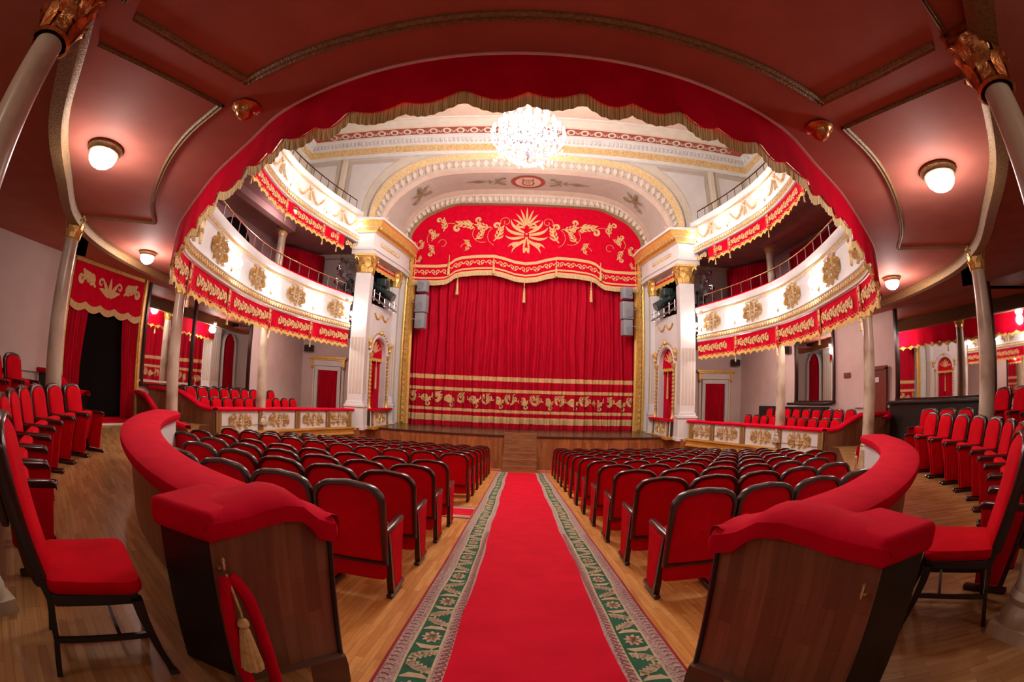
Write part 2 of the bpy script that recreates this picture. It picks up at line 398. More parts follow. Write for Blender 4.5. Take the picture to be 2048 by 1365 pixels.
# ring floor: outside the barriers to the walls, level
for sx, nm in ((-1, 'floor_left_ring'), (1, 'floor_right_ring')):
    inner = [(.75, 1.25)] + [(x+.16, y-.16) for x, y in BI] + [(6.3, 7.0), (8.3, 9.6), (8.3, 10.3)]
    outer = [(.75, -4), (3, -4), (6, -4), (9, -4), (11, -3), (11.2, 0), (11.2, 4), (11.2, 7), (11.2, 10), (11.2, 10.3), (11.2, 10.3)]
    outer = [(.75, -4), (4, -4), (7, -4), (10.4, -3.5), (10.4, 0), (10.4, 3), (10.4, 5), (10.4, 7), (10.4, 9.6), (10.4, 10.3)][:len(inner)]
    while len(outer) < len(inner): outer.append((10.4, 10.3))
    m = MB(); m.grid([[(AX+sx*x, y, .0) for x, y in inner], [(AX+sx*x, y, .0) for x, y in outer]])
    # riser down to the stalls between barrier tip and box
    m.grid([[(AX+sx*x, y, 0.0) for x, y in inner[-4:]], [(AX+sx*x, y, -1.0) for x, y in inner[-4:]]], 1)
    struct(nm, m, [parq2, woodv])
    # raised tier behind the first ring row
    m = MB(); seg = [(5.0, -.2, .30), (6.1, .7, .30), (7.2, 1.9, .30), (8.3, 3.4, .30), (8.75, 4.3, .30)]
    a = [(AX+sx*x, y, .30) for x, y, z in seg]; b = [(AX+sx*10.4, y-1.5, .30) for x, y, z in seg]
    m.grid([a, b]); m.grid([a, [(p[0], p[1], 0) for p in a]], 1)
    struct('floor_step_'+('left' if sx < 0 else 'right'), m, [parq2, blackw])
# box floors
for sx, nm in ((-1, 'left'), (1, 'right')):
    m = MB(); m.poly([(AX+sx*8.1, 10.2, -.02), (AX+sx*10.4, 10.2, -.02), (AX+sx*10.4, 19.7, -.02), (AX+sx*6.3, 19.7, -.02), (AX+sx*6.6, 16.3, -.02), (AX+sx*7.7, 13.4, -.02)])
    struct('floor_box_'+nm, m, parq2)
# stage floor and front
m = MB(); m.poly([(-6.6, 18, STG), (6.7, 18, STG), (6.7, 23.5, STG+.1), (-6.6, 23.5, STG+.1)])
m.box((AX, 18.03, STG-.03), (13.2, .14, .06)); struct('floor_stage', m, stagef)
m = MB(); m.poly([(-6.6, 18, -1.9), (6.7, 18, -1.9), (6.7, 18, STG-.06), (-6.6, 18, STG-.06)], 0, [(0, 0), (13.3, 0), (13.3, 1.6), (0, 1.6)]); struct('wall_stage_front', m, woodst)
# side walls with mirrors
def wall_poly(m, x0, y0, x1, y1, z0, z1, mi=0):
    L = math.hypot(x1-x0, y1-y0); m.poly([(x0, y0, z0), (x1, y1, z0), (x1, y1, z1), (x0, y0, z1)], mi, [(0, z0), (L, z0), (L, z1), (0, z1)])
for sx, nm in ((-1, 'left'), (1, 'right')):
    m = MB(); X = AX+sx*10.35
    wall_poly(m, X, -4, X, 19.7, -.1, 4.0); wall_poly(m, AX+sx*6.2, 19.7, X, 19.7, -.1, 4.0)
    m.box((X-sx*.04, 3.6, .12), (.05, 15.2, .24), 1); m.box((X-sx*.05, 3.6, 1.0), (.04, 15.2, .05))
    struct('wall_'+nm, m, [wallp, white])
    m = MB(); wall_poly(m, AX+sx*10.35, 4, AX+sx*10.35, 18.45, 3.9, 7.2); wall_poly(m, AX+sx*6.7, 18.45, AX+sx*10.35, 18.45, 3.9, 7.2, 1)
    struct('wall_upper_gallery_'+nm, m, [mauve, white])
    m = MB(); wall_poly(m, AX+sx*10.8, 2, AX+sx*10.8, 18.3, 7.2, 12.3); struct('wall_top_tier_'+nm, m, cream)
m = MB(); wall_poly(m, -10.4, -4, 10.5, -4, -.1, 4.0); struct('wall_back', m, wallp)
# balcony slab: soffit seen from the ring (ceiling)
RB = [(0, -.4), (1.6, .0), (3.0, .95), (4.2, 1.65), (5.3, 2.5), (6.5, 3.5), (7.35, 4.8), (8.0, 6.9), (8.25, 9.0), (8.3, 11), (8.2, 14), (7.6, 17.5)]
rbf = [(AX-x, y) for x, y in RB[::-1]][:-1] + [(AX+x, y) for x, y in RB]
RC = Curve(rbf, 1)
def resample(C, n): return [C.at(C.L*i/n)[:2] for i in range(n+1)]
a = resample(TC, 90); b = resample(RC, 90)
m = MB(); m.grid([[(x, y, 3.51) for x, y in a], [(x, y, 3.51) for x, y in b]]); struct('ceiling', m, soffit)
m = MB(); m.grid([[(x, y, 3.70) for x, y in b], [(max(-10.4, min(10.5, x*1.0+(x-AX)*.9)), y-(3.2 if abs(x) < 7 else .8), 3.70) for x, y in b]]); m.grid([[(x, y, 3.70) for x, y in b], [(x, y, 3.45) for x, y in b]])
struct('ceiling_outer_ring', m, soffit)
m = MB(); m.poly([(-10.4, -4, 3.98), (10.5, -4, 3.98), (10.5, 19.7, 3.98), (8.9, 19.7, 3.98), (8.9, 6, 3.98), (4, 0, 3.98), (-4, 0, 3.98), (-8.8, 6, 3.98), (-8.8, 19.7, 3.98), (-10.4, 19.7, 3.98)]); struct('ceiling_back_ring', m, soffit)
# ring beam
m = MB(); m.sweep([q for q in RC.c], [(-.02, 3.52), (.07, 3.50), (.10, 3.44), (.06, 3.40), (.05, 3.34), (-.12, 3.34), (-.14, 3.70)]); struct('trim_1', m, bronze, True)
# soffit mouldings: strips following plan polylines
def strip(P, wd, z=3.51, d=.035, smooth=True, mats=bronze, name='trim_2', n=5):
    C = Curve(P, 1, n=n, smooth=smooth); m = MB()
    m.sweep(C.c, [(-wd/2, z+.01), (-wd/2, z-d*.5), (-wd/4, z-d), (0, z-d*.6), (wd/4, z-d), (wd/2, z-d*.5), (wd/2, z+.01)]); return struct(name, m, mats)
strip([(AX-2.12, 2.2), (AX-1.55, 2.05), (AX-1.0, 1.96), (AX-.5, 1.9), (AX, 1.88), (AX+.5, 1.9), (AX+1.0, 1.96), (AX+1.55, 2.05), (AX+2.12, 2.2)], .085)
for sx in (-1, 1):
    strip(mir([(2.1, 2.22), (2.3, 1.75), (2.52, 1.12)], sx), .085, smooth=False)
    strip(mir([(2.5, 2.4), (3.2, 2.72), (3.95, 3.2), (4.9, 3.95), (5.5, 4.6)], sx), .07)
    strip(mir([(5.5, 4.6), (6.75, 3.72)], sx), .025, smooth=False); strip(mir([(2.5, 2.4), (3.0, 1.15)], sx), .018, smooth=False)
    strip(mir([(2.5, .95), (1.2, .5), (0, .35)], sx), .05); 
    m = MB(); m.box((AX+sx*8.55, 5.0, 3.84), (3.6, .35, .28), 0, rz=sx*.55); struct('trim_beam', m, mauve)
# upper gallery slab (underside 7.1) and top-tier slab
for sx, nm in ((-1, 'left'), (1, 'right')):
    P = [q for q in resample(TC, 120) if (q[0]-AX)*sx > 0 and q[1] > 3.5]
    m = MB(); m.grid([[(x, y, 7.1) for x, y in P], [(AX+sx*10.8, y, 7.1) for x, y in P]]); m.grid([[(x, y, 7.25) for x, y in P], [(AX+sx*10.8, y, 7.25) for x, y in P]], 1)
    m.box((AX+sx*8.75, 9.4, 6.98), (.3, 10.2, .24)); struct('ceiling_gallery_'+nm, m, [mauve, cream], False)
    m = MB(); m.grid([[(x, y, 4.0) for x, y in P], [(AX+sx*10.35, y, 4.0) for x, y in P]]); struct('floor_gallery_'+nm, m, parq2)

for sx, nm in ((-1, 'left'), (1, 'right')):
    for z in (3.51, 7.1):
        m = MB(); m.poly([(AX+sx*6.8, 16.7, z), (AX+sx*10.7, 16.7, z), (AX+sx*10.7, 19.7, z), (AX+sx*6.4, 19.7, z)]); struct('ceiling_end_'+nm, m, mauve if z > 5 else soffit)
    m = MB(); m.poly([(AX+sx*6.8, 16.7, 4.0), (AX+sx*10.35, 16.7, 4.0), (AX+sx*10.35, 18.5, 4.0), (AX+sx*6.7, 18.5, 4.0)]); struct('floor_gallery_end_'+nm, m, parq2)
# ---- proscenium wall with its big flat arch
def sym(P): return [(AX-x, z) for x, z in P[:0:-1]] + [(AX+x, z) for x, z in P] if P[0][0] == 0 else None
AO = [(0, 12.0), (1.2, 11.99), (2.4, 11.95), (3.8, 11.85), (4.8, 11.65), (5.6, 11.28), (6.3, 10.7), (6.75, 10.0), (6.98, 9.2), (7.0, 8.1)]
AI = [(0, 11.28), (1.2, 11.27), (2.4, 11.24), (3.7, 11.14), (4.6, 10.92), (5.3, 10.5), (5.9, 9.98), (6.3, 9.4), (6.5, 8.8), (6.52, 8.1)]
IO = [(0, 10.95), (1.1, 10.95), (2.2, 10.93), (3.2, 10.86), (4.0, 10.7), (4.7, 10.4), (5.3, 9.9), (5.75, 9.3), (5.95, 8.75), (6.0, 8.1)]
PT = [(0, 10.42), (1.0, 10.42), (2.1, 10.41), (3.4, 10.38), (4.0, 10.2), (4.55, 9.95), (5.05, 9.65), (5.5, 9.1), (5.68, 8.6), (5.75, 8.0)]
def dense(P, n=5): return catmull(P, n)
def symd(P, n=5):
    Q = dense(P, n); return [(AX-x, z) for x, z in Q[:0:-1]] + [(AX+x, z) for x, z in Q]
ao, ai, io, ptc = symd(AO), symd(AI), symd(IO), symd(PT)
m = MB(); yw = 18.3
m.grid([[(x, yw, z) for x, z in ao], [(x, yw, 12.4) for x, z in ao]])
for sx in (-1, 1): m.poly([(AX+sx*7.0, yw, 6.9), (AX+sx*10.85, yw, 6.9), (AX+sx*10.85, yw, 12.4), (AX+sx*7.0, yw, 12.4)])
for sx in (-1, 1):   # flat raised panels
    def fr(pts, d=.10, mi=1):
        n = len(pts); cx = sum(p[0] for p in pts)/n; cz = sum(p[1] for p in pts)/n
        m.grid([[(AX+sx*x, yw-.03, z) for x, z in pts+[pts[0]]], [(AX+sx*(x+(cx-x)*d*1.4), yw-.035, z+(cz-z)*d*1.4) for x, z in pts+[pts[0]]]], mi)
        m.poly([(AX+sx*(x+(cx-x)*d*1.4), yw-.02, z+(cz-z)*d*1.4) for x, z in pts], 2)
    fr([(9.0, 8.9), (10.6, 8.9), (10.6, 11.9), (9.0, 11.9)])
    fr([(7.5, 8.9), (8.5, 8.9), (8.5, 11.85), (5.9, 11.85), (6.6, 11.3), (7.1, 10.6), (7.4, 9.8)])
    m.box((AX+sx*8.75, yw-.04, 10.3), (.2, .1, 3.6), 0)
struct('wall_proscenium', m, [cream, greyc, white])
m = MB()
m.grid([[(x, yw-.10, z) for x, z in [(AX+(x-AX)*1.008, z+.05) for x, z in ao]], [(x, yw-.12, z-.0) for x, z in ao]], 0)
m.grid([[(x, yw-.12, z) for x, z in ao], [(x*.5+x2*.5, yw-.02, z*.62+z2*.38) for (x, z), (x2, z2) in zip(ao, ai)]], 1)
m.grid([[(x*.5+x2*.5, yw-.02, z*.62+z2*.38) for (x, z), (x2, z2) in zip(ao, ai)], [(x, yw+.1, z) for x, z in ai]], 2)
m.grid([[(AX+(x-AX)*1.012, yw+.02, z+.07) for x, z in ao], [(AX+(x-AX)*1.008, yw-.10, z+.05) for x, z in ao]], 0)
struct('trim_outer_arch', m, [white, goldp, greyc])
def arc_tiles(A, B, f0, f1, y0, y1, n, name, frac=.76):
    LA = [0]
    for p, q in zip(A, A[1:]): LA.append(LA[-1]+math.hypot(p[0]-q[0], p[1]-q[1]))
    def pt(s, f):
        s = max(0, min(LA[-1]-1e-6, s)); i = max(k for k in range(len(LA)) if LA[k] <= s); t = (s-LA[i])/(LA[i+1]-LA[i])
        xa, za = [A[i][k]*(1-t)+A[i+1][k]*t for k in (0, 1)]; xb, zb = [B[i][k]*(1-t)+B[i+1][k]*t for k in (0, 1)]
        return (xa*(1-f)+xb*f, y0*(1-f)+y1*f, za*(1-f)+zb*f)
    m = MB(); st = LA[-1]/n
    for k in range(n):
        c = (k+.5)*st
        def P(u, v, o=0):
            q = pt(c+u*st*frac/2, (f0+f1)/2+v*(f1-f0)/2*.9); return (q[0], q[1]-o, q[2])
        m.poly([P(-1, -1, .03), P(1, -1, .03), P(1, 1, .03), P(-1, 1, .03)], 0)
        m.poly([P(.62*cos(t*pi/4), .78*sin(t*pi/4), .05) for t in range(8)], 1)
        for a, b in ((1, 1), (1, -1), (-1, 1), (-1, -1)):
            m.poly([P(.9*a, .85*b, .045), P(.55*a, .85*b, .045), P(.72*a, .62*b, .045), P(.9*a, .35*b, .045)], 2)
    return struct(name, m, [pinkc, cream, umber])
arc_tiles(ao, ai, .44, .95, yw-.08, yw+.08, 54, 'trim_outer_coffers')
# splayed soffit with the lyre
m = MB()
m.grid([[(x, yw+.1, z) for x, z in ai], [(AX+(x-AX)*.985, yw+.32, z-.10) for x, z in ai]], 0)
m.grid([[(AX+(x-AX)*.985, yw+.32, z-.10) for x, z in ai], [(x, 20.2, z+.12) for x, z in io]], 1)
m.grid([[(x, 20.2, z+.12) for x, z in io], [(x, 20.5, z) for x, z in io]], 0)
m.grid([[(x, 20.5, z) for x, z in io], [(x, 20.75, z) for x, z in ptc]], 0)
struct('wall_arch_splay', m, [pinkc, greyc])
arc_tiles(io, ptc, .22, .80, 20.44, 20.66, 52, 'trim_inner_coffers')
m = MB(); m.grid([[(AX+(x-AX)*1.004, 20.5, z+.02) for x, z in ptc], [(AX+(x-AX)*.985, 20.6, z-.06) for x, z in ptc]], 0); struct('trim_inner_arch', m, [bronze])
# painted ornaments on the splay
def splay(u, v, o):   # u along x, v up-slope at crown
    f = .5 - v/1.6; q0 = (AX+u, 18.6, 11.17-abs(u)**2*.006); q1 = (AX+u, 20.2, 11.07-abs(u)**2*.009)
    return (q0[0], q0[1]*(1-f)+q1[1]*f-.3*o, q0[2]*(1-f)+q1[2]*f-o)
m = MB()
n = 28
m.poly([splay(.80*cos(2*pi*k/n), .62*sin(2*pi*k/n), .02) for k in range(n)], 1); m.poly([splay(.60*cos(2*pi*k/n), .46*sin(2*pi*k/n), .035) for k in range(n)], 0)
ly = [arcpath(-.06, 0, .26, .34, -pi*.5, -pi*1.45, 10), ]
for s_ in (1, -1):
    m.ribbon([(s_*x, y) for x, y in [(0, -.3), (.2, -.24), (.27, -.05), (.2, .12), (.26, .3), (.18, .36)]], [.03, .04, .035, .03, .035, .02], splay, .02, 1, .05)
m.ribbon([(-.22, .22), (.22, .22)], [.02, .02], splay, .02, 1, .05)
for x in (-.08, 0, .08): m.ribbon([(x, -.2), (x, .22)], [.012, .012], splay, .01, 1, .05)
for s_ in (1, -1):
    def sp2(u, v, o, s_=s_): return splay(s_*u, v, o)
    m.ribbon([(1.0, 0), (1.6, 0), (2.0, 0), (2.3, 0), (2.62, 0), (2.9, 0)], [.02, .02, .03, .14, .04, .02], sp2, .01, 2, .03)
    for yy in (.28, -.28):
        for st in (scroll(1.12, yy, .11, 0, 1.1, 1, .3), leaf(1.15, yy, -yy*2, .4, .05, .8), leaf(1.35, 0, yy*3, .34, .05, .5)): m.ribbon(st[0], st[1], sp2, .01, 2, .03)
    for st in (leaf(1.7, 0, .8, .22, .04, 1), leaf(1.7, 0, -.8, .22, .04, -1)): m.ribbon(st[0], st[1], sp2, .01, 2, .03)
    def sp3(u, v, o, s_=s_):   # shoulder sprays
        x = 5.0+u*1.1; z = 10.42-u*1.0+v*.15; y = 19.35-v*1.3; return (AX+s_*x-s_*o*.7, y-o, z-o*.8)
    for st in (leaf(0, 0, pi/2, .5, .05, .3), leaf(0, 0, pi/2+.9, .4, .05, .5), leaf(0, 0, pi/2-.9, .4, .05, -.5), scroll(-.25, -.25, .12, 0, 1.1, 1, .3), scroll(.25, -.25, .12, pi, 1.1, -1, .3), leaf(0, 0, -2.2, .35, .04, .3), leaf(0, 0, -.9, .35, .04, -.3)):
        m.ribbon(st[0], st[1], sp3, .01, 2, .12)
tagit(m.build('painted_medallion', [pinkc, redfr, umber], kind='structure'), None)
# cornice and ceiling of the hall
cp = [(AX-10.8, 2), (AX-10.8, 18.25), (AX+10.8, 18.25), (AX+10.8, 2)]
def cornice(prof, mats, mis, name):
    m = MB(); n_ = []
    for i, (x, y) in enumerate(cp):
        if i == 0: nx, ny = 1, 0
        elif i == 1: nx, ny = 1, -1
        elif i == 2: nx, ny = -1, -1
        else: nx, ny = -1, 0
        n_.append((x, y, nx, ny, [0, 16.25, 37.85, 54.1][i]))
    m.sweep(n_, prof, mis=mis); return struct(name, m, mats)
cornice([(0, 11.95), (.06, 12.0), (.08, 12.08), (.10, 12.10), (.16, 12.42), (.2, 12.46), (.34, 12.7), (.4, 12.72), (.42, 12.78), (.45, 12.80), (.46, 12.82), (.48, 12.83), (.90, 12.95), (.93, 12.91), (1.0, 12.95), (1.35, 13.08), (1.5, 13.1), (1.55, 13.14)],
        [white, goldp, cream, redfr, pinkc], [0, 0, 0, 1, 2, 0, 0, 0, 2, 2, 0, 3, 0, 4, 2, 2, 0], 'trim_cornice')
m = MB()     # running-scroll relief, dentils and roundels of the cornice
def cfront(u, v, o): return (AX+u, 18.25-.13-o-(v)*.18, 12.26+v)
def cside(sx): return lambda u, v, o: (AX+sx*(10.8-.13-o-v*.18), 18.25-u, 12.26+v)
for k in range(-26, 27):
    st = [scroll(k*.40, 0, .13, pi, 1.1, -1, .16, 9), leaf(k*.40-.13, .0, -1.2, .2, .02, 1.4, 4)]
    m.orn(st, cfront, .03, 0, .0)
    for j in (0, 1): m.box((AX+k*.40+.2*j, 18.25-.30, 12.60), (.09, .14, .18), 1)
for k in range(-15, 16):
    y0 = 18.25-.69; m.poly([(AX+k*.62+.2*cos(t*pi/6), y0+.16*sin(t*pi/6), 12.875-.05*sin(t*pi/6)) for t in range(12)], 2)
    m.poly([(AX+k*.62+.11*cos(t*pi/6), y0+.09*sin(t*pi/6), 12.865-.026*sin(t*pi/6)) for t in range(12)], 3)
    def rf(u, v, o, k=k, y0=y0): return (AX+k*.62+.31+u, y0-v, 12.87-o+v*.29)
    for s_ in (1, -1):
        m.orn([leaf(0, -.1, pi/2-s_*.5, .2, .015, -s_*.6, 4), leaf(0, -.1, pi/2-s_*1.0, .14, .012, s_*1.2, 4)], rf, .005, 2, .0)
for sx in (-1, 1):
    for k in range(0, 18):
        m.orn([scroll(k*.40+.6, 0, .13, pi, 1.1, -1, .16, 9)], cside(sx), .03, 0, .0); m.box((AX+sx*(10.8-.30), 18.25-.4*k-.6, 12.60), (.14, .09, .18), 1)
struct('trim_cornice_relief', m, [goldp, white, cream, redfr])
m = MB(); m.poly([(AX-9.3, 2, 13.12), (AX+9.3, 2, 13.12), (AX+9.3, 16.8, 13.12), (AX-9.3, 16.8, 13.12)])
for pts in ([(2.4, 15.6), (8.4, 15.9), (8.6, 14.3)], [(-2.4, 15.6), (-8.4, 15.9), (-8.6, 14.3)]): m.poly([(AX+x, y, 13.10) for x, y in pts], 1)
for (x0, x1, y0, y1) in ((-2.2, 2.2, 14.4, 14.9), (-3.2, 3.2, 9, 9.3)): m.box((AX, (y0+y1)/2, 13.08), (x1-x0, y1-y0, .08), 2)
for sx in (-1, 1): m.box((AX+sx*2.7, 12.0, 13.08), (.4, 5.4, .08), 2); m.box((AX+sx*9.0, 9.5, 13.08), (.3, 13, .08), 2)
struct('ceiling_auditorium', m, [pinkc, redfr, goldp])

# ---- pier, side wall and niche between box and proscenium
def local_wall(A, B):
    L = math.hypot(B[0]-A[0], B[1]-A[1]); tx, ty = (B[0]-A[0])/L, (B[1]-A[1])/L
    return L, tx, ty
def capital(m, cx, cy, z0, z1, r, mi=0, rz=0, n=16):
    """square corinthian capital: bell, two rows of leaves, corner volutes, abacus"""
    H = z1-z0; m.lathe([(r*.95, 0), (r*1.1, .03*H), (r*.98, .07*H), (r*1.0, .5*H), (r*1.25, .85*H)], n, (cx, cy, z0), mi)
    for row, (zz, hh, rr, cnt) in enumerate(((.06, .36, 1.02, 8), (.30, .40, 1.08, 8))):
        for k in range(cnt):
            a = 2*pi*(k+.5*row)/cnt+rz; ca, sa = cos(a), sin(a); wd = r*.34
            rows = []
            for t, ww, oo in ((0, .8, 0), (.4, 1, .05), (.75, .9, .12), (1, .5, .32), (.93, .25, .42)):
                p = r*(rr+oo); z = z0+H*(zz+hh*t); rows.append([(cx+p*ca-wd*ww*sa*q, cy+p*sa+wd*ww*ca*q, z) for q in (-1, 0, 1)])
            m.grid(rows, mi)
    for k in range(4):
        a = rz+pi/4+k*pi/2; ca, sa = cos(a), sin(a)
        m.tube([(cx+ca*r*1.0, cy+sa*r*1.0, z0+H*.55), (cx+ca*r*1.25, cy+sa*r*1.25, z0+H*.80), (cx+ca*r*1.6, cy+sa*r*1.6, z0+H*.86), (cx+ca*r*1.68, cy+sa*r*1.68, z0+H*.74), (cx+ca*r*1.5, cy+sa*r*1.5, z0+H*.70)], [r*.10, r*.12, r*.14, r*.12, r*.06], mi, 6)
    m.box((cx, cy, z1-H*.06), (r*2.55, r*2.55, H*.12), mi, rz); m.box((cx, cy, z1-H*.14), (r*2.3, r*2.3, H*.06), mi, rz)
def pier(nm, cx, cy, wdt, zb, z0, z1, label, rz=0, fluted=True):
    t = empty(nm, (cx, cy, zb), label, 'pilaster', 'pilasters beside the stage')
    m = MB(); m.box((cx, cy, zb+.45), (wdt*1.25, wdt*1.25, .9), 0, rz); m.box((cx, cy, zb+.06), (wdt*1.35, wdt*1.35, .12), 0, rz); m.box((cx, cy, zb+.93), (wdt*1.35, wdt*1.35, .08), 0, rz); m.box((cx, cy, zb+1.03), (wdt*1.15, wdt*1.15, .12), 0, rz)
    m.build('plinth', [white], t)
    m = MB(); m.box((cx, cy, (zb+1.05+z0)/2), (wdt, wdt, z0-zb-1.05), 0, rz)
    for k in range(4):
        a = rz+k*pi/2
        for j in (-.33, -.11, .11, .33): m.box((cx+cos(a)*wdt*.5-sin(a)*wdt*j, cy+sin(a)*wdt*.5+cos(a)*wdt*j, zb+2.5), (.02, wdt*.14, 2.2), 1, a)
    m.build('shaft', [white, cream2 if fluted else white], t)
    m = MB(); capital(m, cx, cy, z0, z1, wdt*.56, 0, rz); m.build('capital', gold, t, True)
    return t
for sx, sd in ((-1, 'left'), (1, 'right')):
    pier('pilaster', AX+sx*6.45, 17.1, .62, STG-.05, 5.85, 6.62, 'tall white pilaster with gilded capital at the end of the '+sd+' balconies', -sx*.12)
    pier('pilaster', AX+sx*5.92, 19.85, .42, STG-.05, 5.9, 6.62, 'slim white pilaster with gilded capital next to the gold frame, '+sd+' of the stage', -sx*.12)
    # stepped wall with arched niche
    A = (AX+sx*6.25, 17.35); B = (AX+sx*5.86, 19.75); L, tx, ty = local_wall(A, B)
    nx, ny = (ty, -tx) if sx < 0 else (-ty, tx)
    nx, ny = (-sx*abs(nx), ny if (nx*-sx > 0) else -ny)
    def W(u, z, o=0): return (A[0]+tx*u+nx*o, A[1]+ty*u+ny*o, z)
    m = MB(); uc, hw = L*.5, .68; zsp, zb = 2.75, .42
    arch = [(uc-hw, zb)] + [(uc-hw*cos(pi*k/16), zsp+hw*1.0*sin(pi*k/16)) for k in range(17)] + [(uc+hw, zb)]
    outer = [(-.3, zb)] + [(-.3+(L+.5)*k/16, 4.75 if 0 < k < 16 else 4.75) for k in range(17)] + [(L+.2, zb)]
    outer[1] = (-.3, 3.2); outer[-2] = (L+.2, 3.2)
    m.grid([[W(u, z) for u, z in arch], [W(u, z) for u, z in outer]], 0)
    m.grid([[W(u, z) for u, z in arch], [W(u, z, -.45) for u, z in arch]], 0)
    m.poly([W(-.3, 3.2), W(-.3, 4.75), W(.3, 4.75)], 0)
    m.poly([W(-.3, 6.6), W(L+.2, 6.6), W(L+.2, 6.45), W(-.3, 6.45)], 0)
    m.poly([W(-.35, zb, -.02), W(L+.25, zb, -.02), W(L+.25, zb-1.9, -.02), W(-.35, zb-1.9, -.02)], 0)
    struct('wall_niche_'+sd, m, [white])
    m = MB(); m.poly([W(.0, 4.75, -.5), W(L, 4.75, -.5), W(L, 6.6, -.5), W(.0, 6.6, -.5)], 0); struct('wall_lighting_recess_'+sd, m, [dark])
    # mouldings of the niche
    m = MB(); rows = []
    for o, e in ((.0, .02), (.05, .05), (.05, .12), (0, .15)): rows.append([W(uc-(hw+e)*cos(pi*k/16), zsp+(hw+e)*sin(pi*k/16), o) for k in range(17)])
    m.grid(rows, 0)
    for k in range(15):
        a = pi*(k+1)/16; 
        c = W(uc-(hw+.22)*cos(a), zsp+(hw+.22)*sin(a), .05); m.lathe([(0, -.05), (.05, 0), (0, .05)], 6, c, 1)
    for e in (-1, 1):
        for zz in [1.0+.16*i for i in range(10)]:
            c = W(uc+e*(hw+.12), zz, .06); m.lathe([(.03, -.07), (.06, -.02), (.06, .02), (.03, .07)], 6, c, 1)
        c = W(uc+e*(hw+.12), 2.6, .06); m.lathe([(.05, -.04), (.07, 0), (.11, .12), (.11, .15)], 8, c, 1)
        c = W(uc+e*(hw+.12), .75, .06); m.lathe([(.10, -.28), (.10, -.22), (.06, -.16), (.06, .1), (.08, .14)], 8, c, 1)
        c = W(uc+e*(hw+.26), 3.05, .06); m.lathe([(0, -.2), (.08, -.12), (.05, .0), (.11, .12), (.05, .26), (0, .34)], 8, c, 1)
    c = W(uc, zsp+hw+.22, .07); m.lathe([(0, -.12), (.09, -.03), (.07, .08), (0, .14)], 8, c, 1)
    m.orn(swagstrokes(.62, .22), lambda u, v, o: W(uc-.36+u, 4.42+v, o), .05, 1, .01); m.orn(swagstrokes(.62, .22), lambda u, v, o: W(uc+.36+u, 4.42+v, o), .05, 1, .01)
    tagit(m.build('niche_moulding', [white, gold], None, True), 'gilded beads, swags and colonnettes around the arched niche '+sd+' of the stage', 'moulding')
    # curtain in the niche
    m = MB(); rows = []
    for zz in [.45+.3*i for i in range(10)]+[3.4]:
        rows.append([W(uc-hw+2*hw*k/40, min(zz, zsp+math.sqrt(max(0, hw*hw-(hw-2*hw*k/40)**2))*1.0), -.32+.05*sin(k*1.3)) for k in range(41)])
    m.grid(rows)
    tagit(m.build('niche_curtain', curtain_m, None, True), 'red pleated curtain inside the arched niche '+sd+' of the stage', 'curtain')
    t = empty('niche_pelmet', W(uc, zsp, -.2), 'small embroidered red pelmet in the arch head of the niche '+sd+' of the stage', 'pelmet')
    m = MB(); bot = [(uc-hw+2*hw*k/24, 2.62-.05*abs(sin(k*pi/4))) for k in range(25)]
    m.grid([[W(u, z, -.2) for u, z in bot], [W(u, max(z+.01, zsp+math.sqrt(max(0, hw*hw-(u-uc)**2))), -.2) for u, z in bot]]); m.build('cloth', velvet, t)
    m = MB(); m.grid([[W(u, z, -.17) for u, z in bot], [W(u, z-.13, -.17) for u, z in bot]], 0); m.build('fringe', yellow, t)
    m = MB(); 
    for e in (1, -1):
        m.orn([leaf(0, -.25, pi/2-e*.15, .55, .05, -e*.3), leaf(0, -.25, pi/2-e*.6, .5, .05, -e*.6), leaf(0, -.25, pi/2-e*1.1, .42, .05, -e*.9), scroll(e*.4, -.1, .1, 0, 1, e, .3)], lambda u, v, o: W(uc+u, 3.08+v, -.19+o), .01, 0)
    m.build('embroidery', embro, t)
    m = MB(); m.tube([W(uc, 2.55, -.1), W(uc, 2.2, -.1)], .012); m.tube([W(uc, 2.2, -.1), W(uc, 1.3, -.1)], [.03, .05], 0); m.build('tassel', embro, t)
    # pelmet and dark recess between the capitals
    t = empty('recess_pelmet', W(uc, 6.5, .05), 'narrow red and gold pelmet above the floodlight recess '+sd+' of the stage', 'pelmet')
    m = MB(); m.grid([[W(.3+(L-.5)*k/20, 6.58, .0) for k in range(21)], [W(.3+(L-.5)*k/20, 6.32, .0) for k in range(21)]]); m.build('cloth', velvet, t)
    m = MB(); m.grid([[W(.3+(L-.5)*k/20, 6.32, .01) for k in range(21)], [W(.3+(L-.5)*k/20, 6.18-.05*abs(sin(k*pi/4)), .01) for k in range(21)]]); m.build('fringe', yellow, t)
    m = MB()
    for k in range(5): m.orn(valance_unit(.34, .16), lambda u, v, o, k=k: W(.4+k*.34+u, 6.45+v, .01+o), .006, 0)
    m.build('embroidery', embro, t)
    # entablature
    m = MB(); path = [(AX+sx*7.0, 16.72), (AX+sx*6.1, 16.72), (AX+sx*5.62, 19.55), (AX+sx*5.55, 20.7)]
    Cc = with_normals(path, side=(-1 if sx > 0 else 1))
    # make the normal face the hall
    Cc = [(x, y, n1, n2, d) for (x, y, n1, n2, d) in Cc]
    if (Cc[2][2])*sx > 0: Cc = [(x, y, -n1, -n2, d) for (x, y, n1, n2, d) in Cc]
    m.sweep(Cc, [(-.3, 6.62), (.05, 6.62), (.05, 6.78), (.10, 6.80), (.10, 6.92), (0.0, 6.95), (0.0, 7.5), (.08, 7.52), (.10, 7.6), (.22, 7.72), (.30, 7.74), (.36, 7.95), (.42, 8.0), (.42, 8.1), (-.3, 8.12)], mis=[0, 0, 0, 0, 0, 0, 0, 1, 1, 0, 1, 1, 0, 0])
